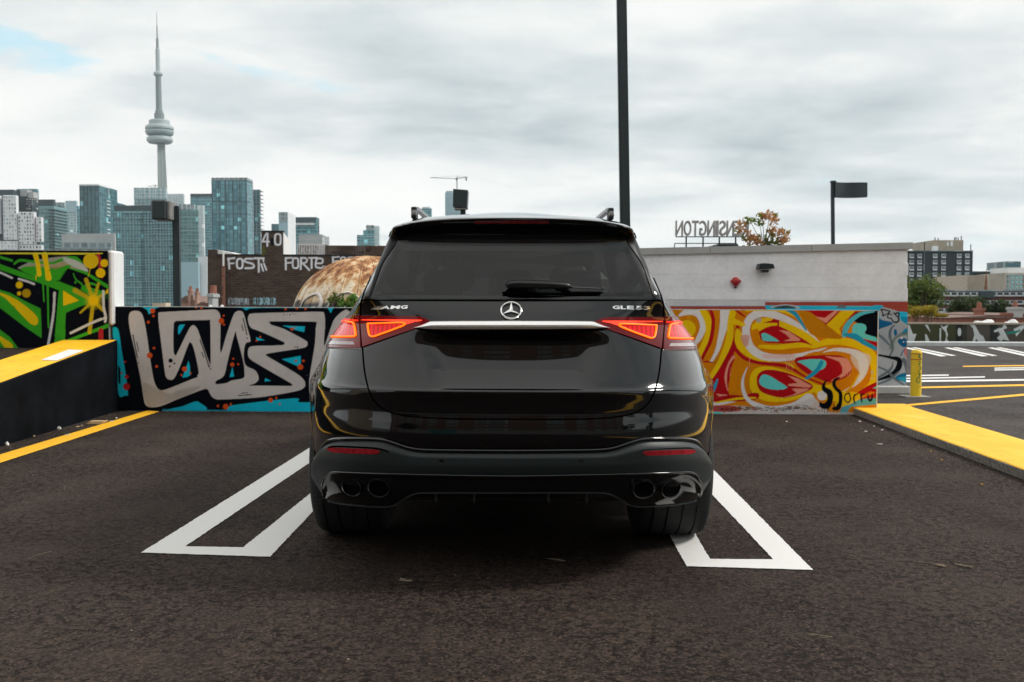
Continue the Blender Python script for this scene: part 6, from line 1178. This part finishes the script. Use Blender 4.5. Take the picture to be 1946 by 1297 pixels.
tree('yellow_shrub','yellow flowering shrub behind the far painted wall',(P(1752,620,33).x,33,-12),13.75,.62,G3,3600,.035,15,clumps=26,cbase=.935,flatten=.7,trunk_r=.08); tree('yellow_shrub','low trailing end of the yellow shrub, right of the main bush',(P(1786,620,33).x,33,-12),13.5,.36,G3,1200,.03,16,clumps=12,cbase=.95,flatten=.5,trunk_r=.05)
gr = house('low_roofed_house','flat grey-roofed house with a brick chimney beyond the far painted wall',1798,1960,600,605,44,FM['brick'],8); chimney(gr,1862,1871,586,602,45,FM['brick'],1)
g2 = house('low_roofed_house','brick house with a stout grey chimney at the far right edge',1915,2010,596,600,48,FM['brick'],8); chimney(g2,1926,1944,584,606,46,FM['conc'],1); chimney(g2,1914,1924,595,606,46,FM['brick'],0)
for i,(px,w0,lab) in enumerate(((1873,18,'white tarpaulin heap on the far ledge, left of the pair'),(1924,12,'white tarpaulin heap on the far ledge, right of the pair'))):
    c_ = P(px,613,36); q = MB(); bm = bmesh.new(); bmesh.ops.create_icosphere(bm, subdivisions=3, radius=1); rr = np.random.default_rng(i)
    for v_ in bm.verts: k = 1+.25*math.sin(v_.co.x*5+i)+.12*rr.normal(); v_.co = (c_.x+v_.co.x*w0*.019*k, 36+v_.co.y*.25, c_.z-.05+abs(v_.co.z)*.13*k)
    me = bpy.data.meshes.new('tarp'); bm.to_mesh(me); bm.free(); me.materials.append(RW); o = bpy.data.objects.new('tarpaulin', me); col.objects.link(o); tag(o,lab,'tarpaulin')
# far painted wall and kerb closing the lot
fc = Canvas(1700,600,2140,665,3,(0.10,0.09,0.08)); fc.crop(1710,440,5.6398); LW2=(0.58,0.62,0.62)
fc.poly([(-60,980),(2400,980),(2400,1220),(-60,1220)],(0.085,0.075,0.065),0)
for j in range(12): fc.stroke([(-60,1000+j*18),(2400,996+j*18)],3,(0.13,0.115,0.10),0)
for a,c_,cc in ((85,600,(0.055,0.065,0.03)),(600,672,(0.015,0.02,0.02)),(672,720,(0.04,0.045,0.035)),(965,1050,(0.02,0.03,0.03))): fc.poly([(a,995),(c_,995),(c_,1195),(a,1195)],cc,0,.85,3)
for p in ([(85,1005),(105,1005),(140,1100),(180,1100),(150,1192),(85,1192)],[(268,1003),(300,1003),(330,1082),(325,1080)],[(272,1100),(290,1110),(328,1192),(275,1190)],[(428,1040),(445,1040),(442,1185),(426,1185)],[(435,1003),(470,1025),(522,1000),(500,1050),(518,1110),(505,1150),(528,1190),(480,1190),(498,1130),(490,1080),(455,1040)],
          [(742,995),(800,995),(860,1105),(895,1125),(920,1185),(840,1180),(820,1150),(805,1185),(780,1185),(800,1110),(785,1040)],[(1115,990),(1130,990),(1150,1040),(1110,1050),(1175,1175),(1110,1160),(1085,1180),(1040,1145),(1080,1110),(1060,1075),(1015,1085),(1008,1065),(1060,1040),(1100,1035)],[(1220,1050),(1300,1010),(1340,1000),(1340,1030),(1290,1080),(1250,1130),(1240,1100),(1270,1070),(1230,1075)]): fc.poly(p,LW2,0)
fc.poly([(1140,1080),(1260,1065),(1290,1050),(1290,1075),(1240,1095),(1150,1105)],(0.03,0.22,0.18),0); q_ = [(620+20*math.cos(a)+20,1080+45*math.sin(a)) for a in np.linspace(0,6.28,16)]; fc.poly(q_,LW2,0); fc.poly([(1380,1000),(1500,1000),(1480,1060),(1440,1180),(1400,1180),(1410,1060)],LW2,0); fc.poly([(1600,1000),(1660,1100),(1720,1000),(1760,1000),(1680,1180),(1640,1180),(1560,1000)],LW2,0)
fw = empty('far_painted_wall', (P(1840,640,29.4).x,29.4,0), 'far low wall painted with large white letter shapes beyond the lot', 'wall'); a, c_ = P(1700,616,29.4), P(2140,616,29.4); zt = P(1840,617,29.4).z
painted_panel('painted_face', np.linspace(a.x,c_.x,900), np.linspace(0,zt,100), 29.4, fc, paint_mat('far_wall_paint',(0.2,0.18,0.16),.7), fw); MB().box(a.x,29.41,-12,c_.x,29.7,zt-.005).build('wall_body', CONC, fw); MB().box(a.x,29.37,zt,c_.x,29.75,zt+.05).build('wall_cap', FM['tan'], fw)
fk = MB().box(P(1690,655,28.4).x,28.4,-.2,c_.x,28.85,.115,.02).build('far_kerb', plain('pale_kerb',(0.50,0.53,0.53),.8,var=.08)); tag(fk,'pale concrete kerb closing the far parking lot','kerb')
# ================================================================== litter and what stands behind the camera
def scrap(px,py,sx,sy,mat,label,cat='litter',h=.006,name='litter_scrap',group=None,rot=None):
    g = G(px,py); q = MB(); n_ = 7; rot = rot if rot is not None else random.uniform(0,3); pts = []
    for i in range(n_): a = 2*math.pi*i/n_; r_ = random.uniform(.7,1.1); x_, y_ = sx*r_*math.cos(a), sy*r_*math.sin(a); pts.append((g.x+x_*math.cos(rot)-y_*math.sin(rot), g.y+x_*math.sin(rot)+y_*math.cos(rot), .003+random.uniform(0,h)))
    c_ = (g.x,g.y,.004+h*1.2); k = len(pts); q.add(pts+[c_]+[(x_,y_,.001) for x_,y_,z_ in pts],[(i,(i+1)%k,k) for i in range(k)]+[(i,k+1+i,k+1+(i+1)%k,(i+1)%k) for i in range(k)]); o = q.build(name, mat); return tag(o,label,cat,group)
PAP = plain('paper_white',(0.66,0.64,0.60),.8,var=.1); PAB = plain('card_tan',(0.50,0.36,0.20),.8,var=.2); PKO = plain('leaf_orange',(0.55,0.28,0.05),.8); DRY = plain('straw',(0.26,0.21,0.15),.9)
scrap(112,816,.025,.02,PAP,'crumpled white paper scrap at the foot of the black ramp wall',h=.02)
scrap(128,828,.028,.01,PAP,'thin white scrap between the crumpled paper and the yellow line',h=.006,rot=0)
scrap(14,847,.02,.015,PAP,'small white scrap at the left picture edge under the ramp wall',h=.025)
scrap(62,830,.035,.015,PAB,'tiny tan scrap farther left of the crumpled paper',h=.01)
c_ = G(182,806); cp = MB()
for i in range(4): cp.box(c_.x-.07+i*.006,c_.y-.05+i*.008,.003+i*.006,c_.x+.07+i*.006,c_.y+.045+i*.01,.008+i*.006)
tag(cp.build('flattened_carton', PAB),'flattened tan carton lying against the yellow line near the wall','carton')
for px,py,lab in ((148,812,'small tan chip left of the flattened carton'),(212,802,'white chip beside the yellow line, right of the carton'),(221,795.5,'white chip nearest the wall corner at left'),(155,810,'second tan chip touching the carton side')): scrap(px,py,.022,.010,PAB if 'tan' in lab else PAP,lab,h=.006)
for px,py,sx,lab in ((1672,845,.030,'largest white flake on the asphalt beside the yellow kerb'),(1645,821,.015,'white flake left of the kerb, upper of the middle pair'),(1661,811,.013,'small white flake close to the concrete kerb side'),(1676,818,.014,'white flake almost touching the concrete kerb side'),(1634,802,.014,'pale flake nearest the orange wall corner'),(1495,802,.012,'lone white flake below the orange mural wall')): scrap(px,py,sx,.008,PAP,lab,h=.004,rot=.2)
for px,py,lab in ((1769,859,'orange leaf fragment beside the kerb, farther one'),(1789,875,'orange leaf fragment beside the kerb, nearer one'),(1866,922,'small tan leaf by the kerb near the right picture edge')): scrap(px,py,.012,.008,PKO,lab,'leaf',h=.004,name='leaf_fragment')
def twig(px0,py0,px1,py1,lab,w_=.0018,n_=2,cat='twig'):
    w_ *= .45
    q = MB(); a, c = G(px0,py0), G(px1,py1)
    for i in range(n_):
        pts = [a.lerp(c,t)+Vector((random.gauss(0,.008),random.gauss(0,.008),.004+random.random()*.003)) for t in np.linspace(0,1,5)]; q.tube(pts,w_,4)
    tag(q.build('dry_stalk', DRY), lab, cat)
twig(1715,1066,1790,1076,'long dry straw on the asphalt at right, left of the tangled one'); twig(1780,1075,1794,1079,'tangled dry straw knot in the middle of the right straws',.003,7); twig(1818,1075,1848,1080,'dry straw tuft right of the knot',.0025,6); twig(1535,1208,1575,1211,'short pale straw low in the picture at right',.0025,2)
twig(1045,1064,1070,1068,'pale dry tuft on the asphalt behind the car',.0022,7); twig(760,1103,778,1107,'small dry tuft on the asphalt left of centre',.0022,6); twig(50,1066,95,1050,'dry stalk on the asphalt at the left edge',.0018,1); twig(112,918,127,934,'short stalk between the yellow line and the white line',.0016,1)
# loose grit over the asphalt
rg = np.random.default_rng(11); n_ = 5200; gx = rg.uniform(-4.0,3.5,n_); gy = 2.2+8.1*rg.uniform(0,1,n_)**1.5; s_ = rg.uniform(.0008,.0024,n_)
o0 = np.array([(1,0,0),(-.5,.87,0),(-.5,-.87,0),(0,0,1.3)]); Vg = []; Fg = []
for i in range(n_):
    a = rg.uniform(0,6.28); ca, sa = math.cos(a), math.sin(a); k = 4*i
    for p in o0: Vg.append((gx[i]+s_[i]*(p[0]*ca-p[1]*sa), gy[i]+s_[i]*(p[0]*sa+p[1]*ca), .001+s_[i]*p[2]))
    Fg += [(k,k+1,k+3),(k+1,k+2,k+3),(k+2,k,k+3)]
gm = plain('grit',(0.12,0.10,0.085),.9,var=.6,scale=20,bump=0); tag(mesh('loose_grit', Vg, Fg, gm),'loose pale grit scattered over the black asphalt','grit',kind='stuff')
Vg, Fg = [], []; n_ = 1300
for i in range(n_):
    if i >= 700: gy_ = 10.43-abs(rg.normal())*.05-.01; gx_ = rg.uniform(-4.05,-1.7) if i % 2 else rg.uniform(1.7,3.55)
    elif i % 2: gy_ = rg.uniform(6.2,10.35); gx_ = xw(gy_)+abs(rg.normal())*.16+.02
    else: gy_ = rg.uniform(6.2,10.3); gx_ = 3.60-.055*(10.46-gy_)-abs(rg.normal())*.14-.02
    a = rg.uniform(0,6.28); ca, sa = math.cos(a), math.sin(a); k = 4*i; s0 = rg.uniform(.003,.009)
    for p in o0: Vg.append((gx_+s0*(p[0]*ca-p[1]*sa), gy_+s0*(p[0]*sa+p[1]*ca)*.6, .001+s0*p[2]*.5))
    Fg += [(k,k+1,k+3),(k+1,k+2,k+3),(k+2,k,k+3)]
tag(mesh('kerb_debris', Vg, Fg, plain('debris_pale',(0.14,0.12,0.10),.9,var=.9,scale=40,bump=0)),'small pale debris gathered along the kerb and the ramp wall','debris',kind='stuff')
# surroundings behind the camera, mirrored in the paint and the glass
BR = NB('brick_orange_brown'); sp = BR.n('ShaderNodeSeparateXYZ'); BR.l(BR.pos(), sp.inputs[0]); cb = BR.n('ShaderNodeCombineXYZ'); BR.l(sp.outputs[0], cb.inputs[0]); BR.l(sp.outputs[2], cb.inputs[1]); br = BR.n('ShaderNodeTexBrick'); BR.l(cb.outputs[0], br.inputs[0]); br.inputs['Scale'].default_value = 1
for k_n, v_ in (('Brick Width',.22),('Row Height',.075),('Mortar Size',.01)): br.inputs[k_n].default_value = v_
for k_n, v_ in (('Color1',(0.20,0.085,0.045,1)),('Color2',(0.26,0.12,0.07,1)),('Mortar',(0.25,0.22,0.19,1))): br.inputs[k_n].default_value = v_
BR.set(color=br.outputs[0], rough=.85)
ab = empty('brick_flats', (-1,-17,GB), 'long orange brick flats behind the viewer, mirrored in the car body', 'building'); MB().box(-22,-29,GB,17,-17,14.6).build('wall', BR.m, ab); MB().box(-22.2,-29.2,14.6,17.2,-16.8,14.9).build('parapet', SLAB, ab)
q = MB().box(0,0,0,1.5,.06,1.3); wm = bpy.data.meshes.new('window'); q.box(.08,.05,.08,.71,.09,1.22).box(.79,.05,.08,1.42,.09,1.22); wm.from_pydata(q.v,[],q.f)
for m_ in (FM['white'],WPANE): wm.materials.append(m_)
wm.polygons.foreach_set('material_index',[0]*6+[1]*12)
for i in range(12):
    for j in range(5): o = bpy.data.objects.new('window', wm); col.objects.link(o); o.parent = ab; o.location = (-20.5+i*3.15+1, .0, 12.4+j*2.9+.4)
rp = empty('rear_parapet', (0,-12.6,0), 'low concrete parapet with painted patches behind the viewer', 'wall'); MB().box(-14,-12.8,0,30,-12.55,1.05).build('wall_body', CONC, rp); MB().box(-6,-12.549,.1,-2.6,-12.54,.95).build('painted_patch', plain('patch_teal',(0.05,0.30,0.28),.7), rp)
for i,(x_,y_,h_,r_,lab) in enumerate(((-13,-16,18,3.2,'tall tree behind the viewer on the left'),(20,-18,18.5,3.4,'tall tree behind the viewer on the right'),(24,-8,17,2.6,'tree behind the viewer beyond the far lot'))):
    tree('tall_tree', lab, (x_,y_,GB), h_, r_, G2, 2600, .28, 60+i, clumps=18, cbase=.55)
lb = empty('tan_apartments', (-26,-2,GB), 'tan apartment block to the left of the viewer', 'building'); MB().box(-40,-9,GB,-27,6,6).build('wall', FM['tan'], lb)

hz = MB().box(-1500,-60,-13,1500,2100,540).build('haze', None); hz.data.materials.clear(); hm = bpy.data.materials.new('haze_air'); hm.use_nodes = True; hm.node_tree.nodes.clear()
ho = hm.node_tree.nodes.new('ShaderNodeOutputMaterial'); hv = hm.node_tree.nodes.new('ShaderNodeVolumePrincipled'); hv.inputs['Color'].default_value = (.80,.90,.95,1); hv.inputs['Density'].default_value = .0001; hm.node_tree.links.new(hv.outputs[0], ho.inputs['Volume']); hz.data.materials.append(hm); hz['kind'] = 'stuff'; hz['label'] = 'thin pale haze over the city'
# ================================================================== groups of like things
GROUPS = {'lamp_post':'lamp posts around the parking deck','hairpin_line':'white hairpin stall lines around the black car','yellow_line':'yellow lines painted on the asphalt','far_stall_line':'white stall lines in the far lot','street_tree':'trees beyond the parking deck',
 'condo_tower':'condo towers in the skyline','office_tower':'office towers in the skyline','teal_block':'small teal blocks in the skyline','tower_crane':'cranes on the skyline','gable_house':'house roofs left of the brick building','roof_vent':'white roof vents above the low wall',
 'yellow_shrub':'yellow shrubs behind the far wall','low_roofed_house':'houses beyond the far wall','tarpaulin':'white tarpaulin heaps on the far ledge','litter_scrap':'scraps of litter on the asphalt','leaf_fragment':'leaf fragments beside the yellow kerb','dry_stalk':'dry stalks lying on the asphalt','tall_tree':'trees behind the viewer','wall_plant':'plants behind the low graffiti wall'}
for o in sc.objects:
    if o.parent is None and o.name.split('.')[0] in GROUPS and 'label' in o: o['group'] = GROUPS[o.name.split('.')[0]]
